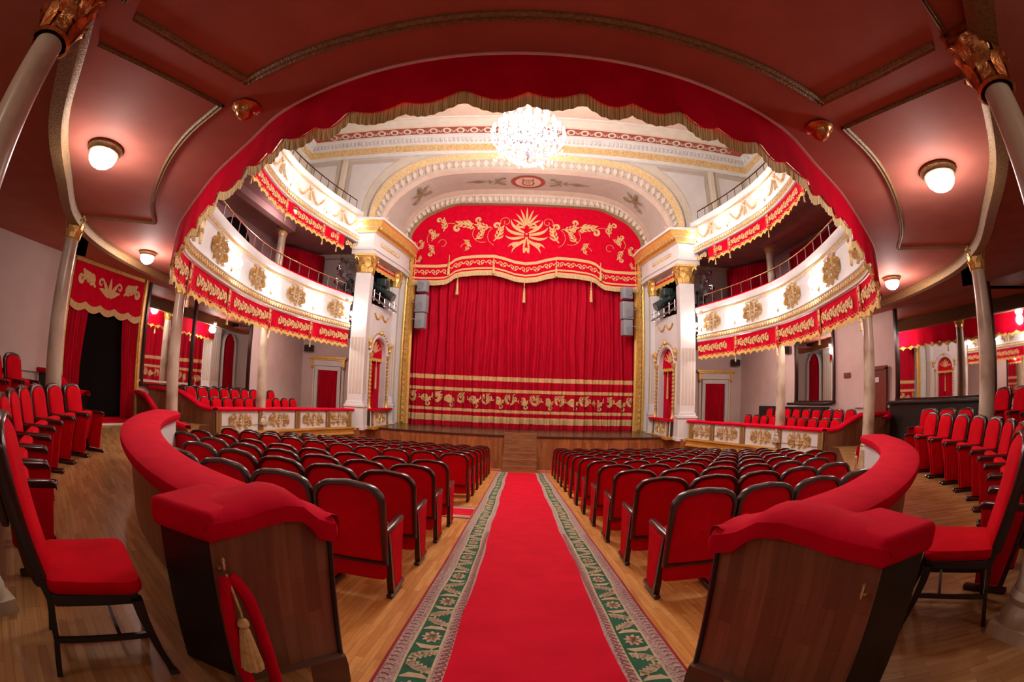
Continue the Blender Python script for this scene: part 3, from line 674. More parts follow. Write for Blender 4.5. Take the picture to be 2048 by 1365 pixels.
    for i in range(1, 3):
        a, b2 = Cc[i], Cc[i+1] if i < 3 else None
        for k in range(14 if i == 1 else 5):
            t_ = (k+.5)/(14 if i == 1 else 5); x = a[0]*(1-t_)+b2[0]*t_; y = a[1]*(1-t_)+b2[1]*t_; n1 = a[2]*(1-t_)+b2[2]*t_; n2 = a[3]*(1-t_)+b2[3]*t_
            m.box((x+n1*.28, y+n2*.28, 7.67), (.1, .1, .1), 1)
            if 2 < k < 12 and i == 1:
                for st in (scroll(0, 0, .12, pi*(k % 2), 1.1, 1 if k % 2 else -1, .3, 9),): m.ribbon(st[0], st[1], lambda u, v, o: (x+n1*(.0+o)+u*n2, y+n2*(.0+o)-u*n1, 7.22+v), .03, 2, .01)
    tagit(m.build('entablature', [white, gold, goldp]), 'white entablature with gilded cornice above the pilasters '+sd+' of the stage', 'entablature')
for sx, sd in ((-1, 'left'), (1, 'right')):
    m = MB(); wall_poly(m, AX+sx*6.1, 20.0, AX+sx*5.62, 20.85, STG-.1, 8.2); wall_poly(m, AX+sx*5.98, 19.6, AX+sx*6.1, 20.05, STG-.1, 8.2); struct('wall_return_'+sd, m, [white])
    m = MB(); wall_poly(m, AX+sx*6.42, 16.7, AX+sx*6.1, 18.2, -1.95, STG-.05); m.box((AX+sx*6.5, 17.05, -1.1), (.7, .7, 1.7)); struct('wall_below_pier_'+sd, m, [woodst])
# gilded proscenium frame
for sx, sd in ((-1, 'left'), (1, 'right')):
    m = MB(); x0 = AX+sx*5.42
    Cc = [(x0, 20.75, 0, -1, STG), (x0, 20.75, 0, -1, 8.4)]
    pr = [(-.27, 0), (-.27, .08), (-.2, .12), (-.12, .08), (-.08, .18), (.06, .2), (.10, .1), (.16, .14), (.24, .08), (.24, 0)]
    nz = 60; rows = []
    for i in range(nz+1):
        z = STG+(8.4-STG)*i/nz; rows.append([(x0-sx*a, 20.75-b*(1+(.22*((i % 2)) if .15 < b else 0)), z) for a, b in pr])
    m.grid(rows)
    for i in range(34):
        z = STG+.3+i*.23; m.orn([leaf(0, -.06, pi/2-.5, .16, .03, .8, 4), leaf(0, -.06, pi/2+.5, .16, .03, -.8, 4)], lambda u, v, o: (x0+.01+u, 20.54-o, z+v), .03, 0)
    tagit(m.build('gilded_frame', gold), 'richly carved gold frame post on the '+sd+' side of the stage opening', 'frame')
print('structure done')
# ================================================================ STAGE CURTAIN AND PELMET
def pleat(x):
    return .085*sin(x*13.1+1.3*sin(x*1.9))+.045*sin(x*29.0+2*sin(x*.7))+.05*sin(x*4.1)
CY = 21.05
t = empty('stage_curtain', (AX, CY, STG), 'huge pleated red velvet stage curtain with gold bands, closed behind the stage edge', 'curtain')
m = MB(); N = 520; X0, X1 = AX-5.35, AX+5.35
zb = [STG+.04, -.02, .19, .28, .46, .60, 1.40, 1.55, 1.66, 1.92, 2.12, 4.0, 6.0, 8.6]
mats_r = [0, 2, 1, 0, 1, 0, 1, 0, 1, 1, 0, 0, 0]
mats_r = [0, 2, 1, 0, 1, 0, 1, 0, 0, 1, 0, 0, 0]
rows = []
for z in zb:
    flare = .5+.5*min(1, (8.6-z)/6)
    rows.append([(X0+(X1-X0)*k/N+.05*sin(z*1.2+k*.05), CY+pleat(X0+(X1-X0)*k/N)*flare*(1.0 if z > 0 else 1.25), z) for k in range(N+1)])
m.grid(rows, mfn=lambda i, j: mats_r[i]); m.build('cloth', [curtain_m, embro, fringe_f], t, True)
m = MB()
def cf(u, v, o): return (AX+u, CY+pleat(AX+u)*1.0-.02-o, 1.02+v)
for k in range(-9, 10):
    a = (k % 2)*pi; u0 = k*.57
    m.orn(rot(FR, .35 if k % 2 else -.35, -.25, 0, 1, .62), cf, .01, 0, 0, simple=False, ox=u0)
    m.orn([scroll(.1, .05, .22, a, 1.1, 1 if k % 2 else -1, .34, 14), leaf(.1, -.2, 1.2, .4, .06, 1.3)], cf, .01, 0, 0, ox=u0)
m.build('embroidery', embro, t, True)
# pelmet
PY = 20.62
def psym(P): return [(AX-x, z) for x, z in P[:0:-1]] + [(AX+x, z) for x, z in P]
botp = [(0, 6.60), (.5, 6.66), (1.0, 6.82), (1.45, 6.92), (1.5, 6.93), (2.3, 6.90), (3.0, 6.82), (3.3, 6.72), (3.55, 6.52), (3.75, 6.42), (4.2, 6.38), (5.0, 6.38), (5.55, 6.42)]
bt = psym(botp)
def topz(x):
    X = abs(x-AX); P = dense(PT, 4)
    for a, b in zip(P, P[1:]):
        if a[0] <= X <= b[0]: return a[1]+(b[1]-a[1])*(X-a[0])/((b[0]-a[0]) or 1)
    return 8.0
bd = []
for a, b in zip(bt, bt[1:]):
    for k in range(4): bd.append((a[0]+(b[0]-a[0])*k/4, a[1]+(b[1]-a[1])*k/4))
bd.append(bt[-1])
t = empty('stage_pelmet', (AX, PY, 8.2), 'large flat red pelmet embroidered with gold acanthus above the stage curtain', 'pelmet')
m = MB()
lev = [(0, 0), (.18, 0), (.30, 0), (.78, 0), (.9, 0)]
m.grid([[(x, PY, z+o) for x, z in bd] for o in (0, .12, .19, .27, .74, .88)]+[[(x, PY, max(z+.9, topz(x)-.03)) for x, z in bd]], mfn=lambda i, j: [1, 0, 1, 0, 1, 0][i])
m.build('cloth', [velvet, embro], t)
m = MB(); fr = [(x, PY-.04, z+.02, 0) for x, z in bd]
m.grid([[(x, PY-.04, z+.03) for x, z in bd], [(x, PY-.04-.02*(k % 2), z-.14) for k, (x, z) in enumerate(bd)]], uvs=[[(x, 0) for x, z in bd], [(x, 1) for x, z in bd]]); m.build('fringe', fringe_f, t)
m = MB()
def bz(x):
    for a, b in zip(bd, bd[1:]):
        if a[0] <= x <= b[0]: return a[1]+(b[1]-a[1])*(x-a[0])/((b[0]-a[0]) or 1)
    return 6.4
def pf(u, v, o): return (AX+u, PY-.01-o, v)
def pb(u, v, o): return (AX+u, PY-.01-o, bz(AX+u)+.51+v)
for k in range(-10, 11):
    for s_ in (1, -1):
        m.orn([scroll(s_*.11, 0, .12, pi*(s_ < 0), 1.2, s_, .22, 12), leaf(s_*.02, -.12, pi/2-s_*.9, .22, .03, s_*1.2, 5), dot(s_*.24, .0, .035)], pb, .006, 0, .002, ox=k*.53)
# large central palmette and side sprays
for s_ in (1, -1):
    def g(u, v, o, s_=s_): return pf(s_*u, v, o)
    c = [leaf(0, 9.35, pi/2-.0, .95, .07, 0), leaf(.03, 9.35, pi/2-.28, .88, .07, -.25), leaf(.06, 9.32, pi/2-.58, .8, .07, -.4), leaf(.09, 9.28, pi/2-.92, .68, .065, -.5), leaf(.1, 9.2, pi/2-1.3, .52, .06, -.5)]
    c += [scroll(.34, 9.28, .17, pi, 1.2, -1, .28), leaf(.1, 8.95, .5, 1.0, .10, 1.5), leaf(.12, 8.85, .15, 1.05, .10, 1.5), leaf(.12, 8.75, -.25, .95, .09, 1.5), leaf(.08, 8.6, -.6, .75, .07, 1.2)]
    c += [leaf(.02, 8.75, -pi/2+.2, .85, .06, -.3), leaf(.1, 8.5, -.5, .85, .07, -1.4), leaf(.25, 8.45, -.1, .7, .07, -1.4), scroll(.55, 8.35, .14, pi, 1.1, 1, .3), leaf(.02, 8.2, -pi/2+.3, .3, .06, -.2), dot(.0, 8.9, .06)]
    c += [(arcpath(1.0, 9.5, .28, .05, -.5, 2*pi*1.15, 22), [.012]*23), (arcpath(1.35, 8.75, .5, .5, -1.2, 1.0, 12), [.012]*13)]
    for (x, z, a, sc_, fl) in ((1.55, 8.5, 1.9, .95, 1), (1.7, 9.2, .35, .85, -1), (2.45, 8.55, 2.1, .75, 1), (2.5, 9.15, .15, 1.0, 1), (3.0, 8.55, -2.2, .55, -1), (3.15, 9.35, 3.3, .6, -1), (4.0, 8.95, 1.35, .75, 1), (4.15, 8.85, -.2, .45, -1), (4.7, 8.3, -2.0, .62, -1), (4.55, 8.45, 1.6, .6, 1), (5.15, 8.0, 1.9, .5, 1), (5.05, 7.75, -1.3, .4, -1)):
        fr_ = [([(u, fl*v) for u, v in p], w_) for p, w_ in FR]
        c += [([(x+(u*cos(a)-v*sin(a))*sc_, z+(u*sin(a)+v*cos(a))*sc_) for u, v in p], [q*sc_*1.15 for q in w_]) for p, w_ in fr_]
    for (cx, cz, r, a0, a1) in ((2.15, 8.9, .5, -2, .6), (3.6, 8.9, .55, .4, 2.4), (4.4, 8.6, .4, -.6, 1.6), (2.9, 8.15, .2, 0, 5), (4.0, 8.35, .2, 0, 5)):
        c.append((arcpath(cx, cz, r, r*.8, a0, a1, 12), [.012]*13))
    c = [(p, [q*.78 if len(p) < 12 else q for q in w_]) for p, w_ in c]
    m.orn(c, g, .012, 0, .003)
m.build('embroidery', embro, t)
for x, z0, z1, k in ((-3.55, 7.72, 6.75, 0), (-1.44, 7.74, 6.85, 0), (1.48, 7.68, 6.8, 0), (3.58, 7.58, 6.7, 0), (-3.08, 6.85, 5.8, 1), (.02, 6.55, 5.52, 1), (3.12, 6.7, 5.66, 1)):
    m = MB(); m.tube([(x, PY-.10, z0), (x, PY-.10, z0-.42)], .02, 0, 6); m.lathe([(.02, .06), (.06, .02), (.03, -.03), (.05, -.08), (.075, z1-z0+.42), (0, z1-z0+.42)], 10, (x, PY-.10, z0-.42)); m.build('tassel', embro, t, True)

# ================================================================ BALCONIES
def balcony(tier, name, label, zb, zt, s0, s1, medz, n_med):
    """parapet following the horseshoe; zb bottom of the white front, zt top of the red rail"""
    t = empty(name, (AX, 12, zb), label, 'balcony')
    C = [q for q in TC.c if s0 <= q[4] <= s1]
    e0 = TC.at(s0); e1 = TC.at(s1)
    C = [(*e0, s0)]+C+[(*e1, s1)]
    m = MB(); m.sweep(C, [(-.25, zb+.06), (-.012, zb+.06), (-.01, zb+.005), (.07, zb+.02), (.08, zb+.05), (.05, zb+.07), (.05, zb+.24), (.09, zb+.27), (.09, zb+.30), (.02, zb+.34), (.0, zb+.6), (.02, zt-.42), (.06, zt-.38), (.06, zt-.30), (.10, zt-.27), (.14, zt-.20), (.14, zt-.08), (.06, zt-.06), (-.2, zt-.06), (-.2, zb+.4)])
    m.build('parapet', white, t, True)
    m = MB(); m.sweep(C, [(.055, zb+.08), (.085, zb+.12), (.085, zb+.20), (.055, zb+.24)]); m.sweep(C, [(.06, zt-.375), (.085, zt-.34), (.06, zt-.305)])
    d = s0
    while d < s1-.1:
        f = TC.fn(d, zb+.16); m.orn([leaf(0, -.05, pi/2-.5, .13, .025, .9, 4), leaf(.07, -.05, pi/2+.5, .13, .025, -.9, 4)], f, .03, 0, .085)
        f = TC.fn(d, zt-.34)
        for q in (0, .05, .1): m.orn([([(q, -.03), (q+.012, 0), (q, .03)], [.016, .02, .016])], f, .02, 0, .08)
        d += .15
    m.build('gilded_moulding', goldp, t, True)
    m = MB(); m.sweep(C, [(-.22, zt-.06), (-.24, zt-.01), (-.18, zt+.02), (-.02, zt+.02), (.04, zt-.01), (.05, zt-.06)]); m.build('red_rail', velvet, t, True)
    return t, C
yi = lambda y, sx: s_side(y, sx)
LT = {}
S0 = TC.c[0][4]; S1 = TC.L
t1, C1 = balcony(1, 'balcony', 'lower curved white balcony front with big gilded medallions', 3.50, 4.93, S0, S1, 4.2, 0)
# only the parts of the lower front that face the viewer carry relief ornaments
def y_at_bearing(deg):
    best = None
    for i in range(2000):
        d = MIDS+(S1-MIDS)*i/2000; x, y, nx, ny = TC.at(d)
        if y < 6.2 and deg < 44.6: continue
        e = abs(math.degrees(math.atan2(x, y))-deg)
        if best is None or e < best[0]: best = (e, d)
    return best[1]-MIDS
def sd(off, sx): return MIDS+sx*off
def relief(par, name, strokes, f, h=.05, base=.0, mat=None, ob=0):
    m = MB(); m.orn(strokes, f, h, 0, base); return m.build(name, mat or goldp, par, False)
MED = [y_at_bearing(b) for b in (40.7, 35.0, 29.6, 24.2)]; MED = [MED[0]+1.75]*0+[MED[0]-2.0]+MED
SML = [y_at_bearing(b) for b in (43.6, 38.1, 32.5, 27.0)]
TAB = [y_at_bearing(b) for b in (44.2, 38.5, 32.8, 27.3)]; TAB.append(TAB[0]-2.4)
for sx in (-1, 1):
    for i, o in enumerate(MED):
        relief(t1, 'relief_medallion', medallion(1.12, .70, i), TC.fn(sd(o, sx), 4.19, 1), .06, .02)
    for o in SML:
        relief(t1, 'relief_drop', [leaf(0, -.30, pi/2, .3, .07, .3), leaf(0, -.05, pi/2, .3, .08, -.3), leaf(0, .2, pi/2+.5, .16, .05, 0), leaf(0, .2, pi/2-.5, .16, .05, 0), dot(0, .0, .05), dot(0, .3, .05)], TC.fn(sd(o, sx), 4.25, 1), .05, .01)
t2a = None
Y2L = y_at_bearing(46.5)
for sx, nm in ((-1, 'left'), (1, 'right')):
    a, b = sorted((sd(2.2+3.4, sx), S0 if sx < 0 else S1))
    t2, C2 = balcony(2, 'balcony', 'upper white balcony front with gilded swags on the '+nm+' side', 7.10, 8.50, a, b, 0, 0)
    tagit(t2, None, None, 'upper balconies')
    end = (S1-MIDS)
    for k in range(9):
        o = end-.75-k*1.12
        relief(t2, 'relief_swag', swagstrokes(.86, .34), TC.fn(sd(o, sx), 7.98, 1), .07, .01)
        relief(t2, 'relief_bow', [leaf(0, -.1, -pi/2+.2, .32, .04, .2), leaf(0, -.1, -pi/2-.2, .32, .04, -.2), leaf(0, 0, .5, .16, .05, .5), leaf(0, 0, pi-.5, .16, .05, -.5), dot(0, -.02, .05)], TC.fn(sd(o+.56, sx), 8.0, 1), .06, .01)
    # handrail
    for par, zt, lo in ((t1, 4.93, 2.6), (t2, 8.5, 4.6)):
        m = MB(); P = [TC.at(sd(lo+(end-lo-.25)*k/60, sx)) for k in range(61)]
        m.tube([(x-nx*.12, y-ny*.12, zt+.42) for x, y, nx, ny in P], .022, 0, 8); m.build('handrail', brass if zt < 6 else darkw, par, True)
        n = 26
        for k in range(n+1):
            x, y, nx, ny = TC.at(sd(lo+(end-lo-.25)*k/n, sx)); m = MB(); m.tube([(x-nx*.12, y-ny*.12, zt-.02), (x-nx*.12, y-ny*.12, zt+.42)], .013, 0, 6); m.build('baluster', silver if zt < 6 else darkw, par, True)
def zig(u, per, amp):
    if amp > 0 and per > .5: return .055*(1-abs(sin(u*pi/.36+.5*sin(u*2.3))))**1.0*1.15
    return amp*abs(sin(u*pi/per))**.8
# valances (lambrequins) hanging from both balconies
def valance(name, label, zt, s0, s1, tabs, hh, both):
    t = empty(name, (AX, 12, zt), label, 'valance')
    n = int((s1-s0)/.03); D = [s0+(s1-s0)*k/n for k in range(n+1)]
    per = .34
    def P(d, z, o): x, y, nx, ny = TC.at(d); o -= .09; return (x+nx*o, y+ny*o, z)
    wob = lambda d: .012*sin(d*9)
    hv = lambda d: hh if zt > 5 else hh-.22*max(0, min(1, (6.0-abs(d-MIDS))/2.5))
    m = MB(); zbot = zt-hh
    rows = []; uvs = []
    for z, e in ((zt, 0), (zt-.15, 0), (zbot+.06, 1), (zbot, 2)):
        rows.append([P(d, z if e == 0 else (zt-hv(d)+(.06 if e == 1 else zig(d, .72 if both == 2 else per*1.0, .05))), .10+wob(d)*e) for d in D])
    m.grid(rows); m.build('cloth', velvet, t, True)
    m = MB()
    if True:
        r0 = [P(d, zt-hv(d)+zig(d, .72 if abs(d-MIDS) < 4.9 and zt < 5 else per, .05)+.015, .115+wob(d)*2) for d in D]
        r1 = [P(d, zt-hv(d)-(.085 if abs(d-MIDS) < 4.9 and zt < 5 else .12)+zig(d, .72 if abs(d-MIDS) < 4.9 and zt < 5 else per, .05 if abs(d-MIDS) < 4.9 and zt < 5 else .09), .125+wob(d)*2+.012*(k % 2)) for k, d in enumerate(D)]
        m.grid([r0, r1], uvs=[[(d*1.6, 0) for d in D], [(d*1.6, 1) for d in D]], mfn=lambda i, j: 0 if abs(D[j]-MIDS) < 4.9 and zt < 5 else 1)
    m.build('fringe', [fringe_m, yellow], t, False)
    # embroidery on the two visible flanks
    for sx in (-1, 1):
        m = MB(); end = S1-MIDS
        o = 4.4 if zt < 5 else 5.4
        if not (s0 <= sd(o+1, sx) <= s1): continue
        while o < end-.5:
            if all(abs(o+.24-tb) > .26 for tb in tabs): m.orn(valance_unit(.50, hh*.52), TC.fn(sd(o+.24, sx), zt-hh*.44, sx), .008, 0, .028)
            o += .5
        for k in range(int((end-4.6)/.17)):
            q = 4.6+k*.17
            if s0 <= sd(q, sx) <= s1: m.orn([([(-.08, .035), (-.04, -.005), (0, .0), (.04, -.005), (.08, .035)], [.008]*5)], TC.fn(sd(q, sx), zbot+.07, sx), .004, 0, .028)
        m.build('embroidery', embro, t)
    for tb in tabs:
        for sx in (-1, 1):
            if not (s0 <= sd(tb, sx) <= s1): continue
            f = TC.fn(sd(tb, sx), zt, sx); m = MB(); w2 = .085; L = hh+.05
            m.poly([f(-w2, 0, .045), f(w2, 0, .045), f(w2, -L+.1, .045), f(0, -L, .045), f(-w2, -L+.1, .045)])
            for a, b in (((-w2, 0), (-w2, -L+.1)), ((w2, 0), (w2, -L+.1)), ((-w2, -L+.1), (0, -L)), ((w2, -L+.1), (0, -L))): m.ribbon([a, b], [.007, .007], f, .004, 1, .05)
            m.orn([leaf(0, -.34, pi/2, .22, .045, .3), leaf(0, -.12, pi/2, .12, .04, 0), dot(0, -.4, .035), scroll(.03, -.2, .04, 0, 1, 1, .3, 8), scroll(-.03, -.2, .04, pi, 1, -1, .3, 8)], f, .006, 1, .05)
            pd = m.build('pendant_tab', [velvet, embro], t)
            m = MB(); c = f(0, -L, .055); m.tube([c, (c[0], c[1], c[2]-.07)], .008, 0, 5); m.lathe([(.012, 0), (.028, -.02), (.015, -.045), (.022, -.06), (.036, -.20), (0, -.2)], 8, (c[0], c[1], c[2]-.05)); m.build('tassel', embro, pd, True)
    return t
v1 = valance('valance', 'long red valance with gold fringe hanging from the edge of the lower balcony', 3.50, S0, S1, TAB, .60, 2)
T2B = [y_at_bearing(b) for b in (38.6, 32.8, 27.2, 25.2)]
for sx, nm in ((-1, 'left'), (1, 'right')):
    a, b = sorted((sd(5.6, sx), sd(S1-MIDS-.9, sx)))
    valance('valance', 'gold embroidered red valance of the upper balcony, '+nm+' side', 7.10, a, b, T2B, .50, 1)
# wall sconces
def sconce(tier, off, sx, z, lab, pw):
    x, y, nx, ny = TC.at(sd(off, sx)); t = empty('wall_sconce', (x, y, z), lab, 'wall lamp', 'crystal sconces on the '+('lower' if tier == 1 else 'upper')+' balcony front')
    m = MB(); c = Vector((x+nx*.02, y+ny*.02, z)); N3 = Vector((nx, ny, 0)); T3 = Vector((-ny, nx, 0)); Z = Vector((0, 0, 1))
    m.lathe([(0, -.1), (.04, -.05), (.05, .05), (0, .1)], 8, c)
    ends = []
    for a in (-1, 0, 1):
        p = [c, c+N3*.10-Z*.06+T3*a*.05, c+N3*(.2+.04*(a == 0))-Z*.02+T3*a*.14, c+N3*(.2+.05*(a == 0))+Z*.07+T3*a*.15]; m.tube(p, .008, 0, 6); ends.append(p[-1])
    m.build('bracket', brass, t, True)
    for e in ends:
        m = MB(); m.lathe([(0, 0), (.03, .02), (.05, .07), (.042, .12), (.012, .17), (0, .18)], 10, e); m.build('candle_bulb', bulb, t, True)
    m = MB()
    for k in range(12):
        a = 2*pi*k/12; q = c+N3*(.18+.07*cos(a))+T3*.15*sin(a)-Z*(.06+.03*(k % 2)); m.lathe([(0, -.04), (.012, 0), (0, .02)], 4, q)
    m.build('crystal_drops', crystal, t)
    light('sconce_light', (x+nx*.27, y+ny*.27, z+.08), pw, (1, .93, .90), .07)
SC1 = [y_at_bearing(b) for b in (44.6, 38.7, 33.0, 27.2)]; SC1.append(S1-MIDS-.25)
SC2 = [y_at_bearing(b) for b in (38.6, 32.8, 27.1)]; SC2.append(S1-MIDS-.2)
for sx, nm in ((-1, 'left'), (1, 'right')):
    for i, o in enumerate(SC1): sconce(1, o, sx, 3.98, 'crystal sconce on the '+nm+' lower balcony front, '+ORD[4-i]+' from the stage pilaster', 10*K)
    for i, o in enumerate(SC2[1:]): sconce(2, o, sx, 7.62, 'crystal sconce on the '+nm+' upper balcony front, '+ORD[2-i]+' from the stage pilaster', 10*K)

# ================================================================ COLUMNS
def column(name, x, y, z0, z1, r, label, cm=gold, ch=.42):
    t = empty(name, (x, y, z0), label, 'column'); m = MB()
    m.box((x, y, z0+.04), (r*2.9, r*2.9, .08)); m.lathe([(r*1.4, .08), (r*1.45, .12), (r*1.3, .17), (r*1.15, .2), (r*1.25, .24), (r*1.08, .28)], 24, (x, y, z0)); m.build('base', marble, t, True)
    m = MB(); H = z1-z0-ch; m.lathe([(r*1.05, .28), (r*1.05, H*.35), (r*1.0, H*.6), (r*.9, H), ], 28, (x, y, z0)); m.build('shaft', marble, t, True)
    m = MB(); capital(m, x, y, z1-ch, z1, r*(1.25 if cm is copper else .98), 0, math.atan2(12-y, AX-x)+pi/4*0); m.build('capital', cm, t, True)
    return t
for sx, nm in ((-1, 'left'), (1, 'right')):
    column('column', AX+sx*2.76, .86 if sx > 0 else .66, 0, 3.50, .135, 'nearest marble column with copper-gilt capital, '+nm+' edge', copper, .42)
    column('column', AX+sx*6.86, 3.78, 0, 3.50, .15, 'marble column standing behind the first ring seats on the '+nm, gold, .36)
    column('column', AX+sx*7.95, 8.05, -.02, 3.50, .15, 'marble column by the wooden box end on the '+nm, gold, .36)
    column('column', AX+sx*7.95, 12.3, -.02, 3.50, .15, 'marble column inside the box on the '+nm, gold, .36)
    column('column', AX+sx*9.15, 14.5, 4.0, 7.05, .17, 'cream column on the upper gallery, '+nm+' side, beside a red curtain', goldp, .36)

# ================================================================ BARRIERS ROUND THE RING
def rail(m, C, prof, zf=None, mi=0): m.sweep(C, prof, mi, closed=True, zf=zf)
cush = [(0, -.06), (-.02, -.02), (-.015, .03), (.03, .055), (.23, .065), (.41, .055), (.455, .03), (.46, -.02), (.44, -.06)]
for sx, nm in ((-1, 'left'), (1, 'right')):
    t = empty('curved_barrier', (AX+sx*1.3, 1.6, 0), 'curved wooden barrier with thick red velvet rail on the '+nm+' of the aisle', 'barrier')
    bc = barrier_curve(sx); C = bc.c
    # wall body: white towards the stalls, walnut towards the ring
    Cb = [q for q in C if q[4] > .42]; m = MB(); m.sweep([q for q in C if q[4] > .05], [(.06, -1.0), (.06, .70)], 0); m.sweep(Cb, [(.06, .70), (.34, .70)], 0); m.sweep(Cb, [(.34, .70), (.34, -.05)], 1)
    e = C[-1]; m.poly([(e[0]+e[2]*.06, e[1]+e[3]*.06, -1.0), (e[0]+e[2]*.34, e[1]+e[3]*.34, -1), (e[0]+e[2]*.34, e[1]+e[3]*.34, .7), (e[0]+e[2]*.06, e[1]+e[3]*.06, .7)], 0)
    m.build('wall_body', [white, woodv], t)
    m = MB(); Z0 = .735
    Cr = [(x, y, nx*min(1, .18+d*1.5), ny*min(1, .18+d*1.5), d) for x, y, nx, ny, d in C]; m.sweep(Cr, [(o, z+Z0) for o, z in cush], 0)
    # rounded far end
    x, y, nx, ny, d = C[-1]; tx, ty = (C[-1][0]-C[-2][0]), (C[-1][1]-C[-2][1]); L = math.hypot(tx, ty); tx /= L; ty /= L
    rows = []
    for k in range(5):
        a = pi/2*k/4; rows.append([(x+tx*.12*sin(a)+nx*(.22+(o-.22)*(1-.5*(1-cos(a)))), y+ty*.12*sin(a)+ny*(.22+(o-.22)*(1-.5*(1-cos(a)))), Z0+z*(.15+.85*cos(a))) for o, z in cush])
    m.grid(rows); m.poly(rows[-1]); 
    m.build('velvet_rail', velvet, t, True)
    # short diagonal wing beside the aisle, facing the viewer
    wa = (AX+sx*.90, 1.90); wb = (AX+sx*(1.36 if sx > 0 else 1.25), 1.20 if sx > 0 else 1.41); L, tx, ty = local_wall(wa, wb)
    nx, ny = (ty, -tx)
    if nx*sx > 0: nx, ny = -nx, -ny      # face normal towards the camera/aisle
    def Wg(u, o, z): return (wa[0]+tx*u*L+nx*o, wa[1]+ty*u*L+ny*o, z)
    prof = [(0, .72), (.12, .75), (.25, .815), (.38, .83), (.55, .815), (.72, .79), (.88, .775), (1.0, .77)]
    m = MB(); dz = -.22
    m.grid([[Wg(u, 0, dz) for u, z in prof], [Wg(u, 0, z-.02) for u, z in prof]], 0, uvs=[[(u*L, 0) for u, z in prof], [(u*L, z) for u, z in prof]])
    m.grid([[Wg(1, 0, dz), Wg(1, -.30, dz)], [Wg(1, 0, .75), Wg(1, -.30, .75)]], 1)
    m.grid([[Wg(u, -.40*min(1, u*1.6+.1), dz) for u, z in prof], [Wg(u, -.40*min(1, u*1.6+.1), z-.02) for u, z in prof]], 1, uvs=[[(u*L, 0) for u, z in prof], [(u*L, z) for u, z in prof]])
    m.grid([[Wg(0, 0, dz), Wg(0, -.2, dz)], [Wg(0, 0, .70), Wg(0, -.2, .70)]], 1)
    m.build('wing_panel', [woodv, blackw], t)
    m = MB(); m.tube([Wg(0, .005, -.2), Wg(0, .005, .70)], .014, 0, 6); m.build('corner_strip', blackw, t)
    m = MB(); m.grid([[Wg(u, o, z) for u in (-.02, 1.03)] for o, z in ((.0, .02), (.035, .0), (.05, -.05), (.05, -.25))], 0); m.build('plinth', woodv, t)
    m = MB(); rows = []
    us = [-.06, -.03, .0, .06, .12, .18, .25, .32, .40, .48, .56, .64, .70, .73, .76, .82, .90, .97, 1.01, 1.04]
    def pz(u):
        u = max(0, min(1, u))
        for a, b in zip(prof, prof[1:]):
            if a[0] <= u <= b[0]: q = (u-a[0])/(b[0]-a[0]); q = q*q*(3-2*q); return a[1]+(b[1]-a[1])*q
        return prof[-1][1]
    for u in us:
        q = pz(u); big = 0
        e = (1 if -.04 < u < 1.02 else .55)
        fo, bo = (.045+.012*big)*e, (-.34-.02*big)*e
        top = q+.075*e+.02*big; bt_ = q-.035*e-(.035 if big else (.02 if u < .15 else 0))
        rows.append([Wg(u, fo-.01, bt_), Wg(u, fo, bt_+.03), Wg(u, fo, top-.035), Wg(u, fo-.035, top-.006), Wg(u, -.16, top+.004), Wg(u, bo+.035, top-.006), Wg(u, bo, top-.04), Wg(u, bo, bt_+.02), Wg(u, bo+.02, bt_)])
    m.grid(rows, closed_u=True); m.poly(rows[0]); m.poly(rows[-1][::-1]); m.build('wing_cushion', velvet, t, True)
    px0 = wb[0]+sx*.16; py0 = wb[1]+.20
    m = MB(); m.box((px0+sx*.0, py0, .24), (.33, .36, .94), 0); m.build('end_post', blackw, t)
    m = MB(); m.rbox((px0-sx*.01, py0-.01, .785), (.40, .44, .135), .04, 0, 0, 4); m.build('post_cushion', velvet, t, True)
    # brass hook
    hk = Wg(.93, .0, .60); m = MB(); m.lathe([(0, 0), (.022, 0), (.022, .008), (0, .01)], 12, hk)
    m.tube([Wg(.93, 0, .60), Wg(.93, .03, .59), Wg(.93, .05, .60), Wg(.93, .052, .63), Wg(.93, .045, .65)], .007, 0, 8); m.lathe([(0, -.01), (.012, 0), (0, .012)], 8, Wg(.93, .044, .655)); m.build('hook', brass, t, True)
    if sx < 0:
        hk = Wg(.93, .05, .60)
        r = empty('barrier_rope', hk, 'doubled red velvet rope with gold tassel hanging from a brass hook', 'rope')
        m = MB()
        pth = lambda q: [Wg(.93+q*.02, .07, .585), Wg(.91+q*.05, .09, .55), Wg(.89+q*.085, .10, .48), Wg(.87+q*.11, .10, .34), Wg(.85+q*.12, .10, .18), Wg(.83+q*.11, .10, .03), Wg(.82+q*.08, .10, -.08)]
        for q in (-1, 1): m.tube(catmull([tuple(c_) for c_ in pth(q)]+[Wg(.80+q*.03, .10, -.2)], 4), .03, 0, 12)
        m.build('velvet_loops', velvet, r, True)
        m = MB(); c0 = Wg(.93, .07, .60); c1 = Wg(.90, .135, .42); m.tube([c0, Wg(.925, .12, .54), Wg(.90, .135, .45), c1], .006, 0, 6); m.lathe([(.008, 0), (.022, -.015), (.026, -.035), (.014, -.05), (.022, -.06), (.045, -.22), (.05, -.26), (0, -.26)], 24, c1, flute=.12); m.build('tassel', trimgold, r, True)
    else:
        x, y, n1, n2, d = C[-1]; bs = (x+n1*.1, y+n2*.1, .62)
        r = empty('barrier_rope', bs, 'small red rope with gold tassel hanging at the far tip of the right barrier', 'rope')
        bx, by = x+tx*-.0, y
        m = MB(); ex, ey = x+n1*.05-.02, y+n2*.05+.06
        m.tube([(ex-.05, ey, .62), (ex-.08, ey, .3), (ex-.05, ey, .0)], .03, 0, 8); m.build('velvet_loops', velvet, r, True)
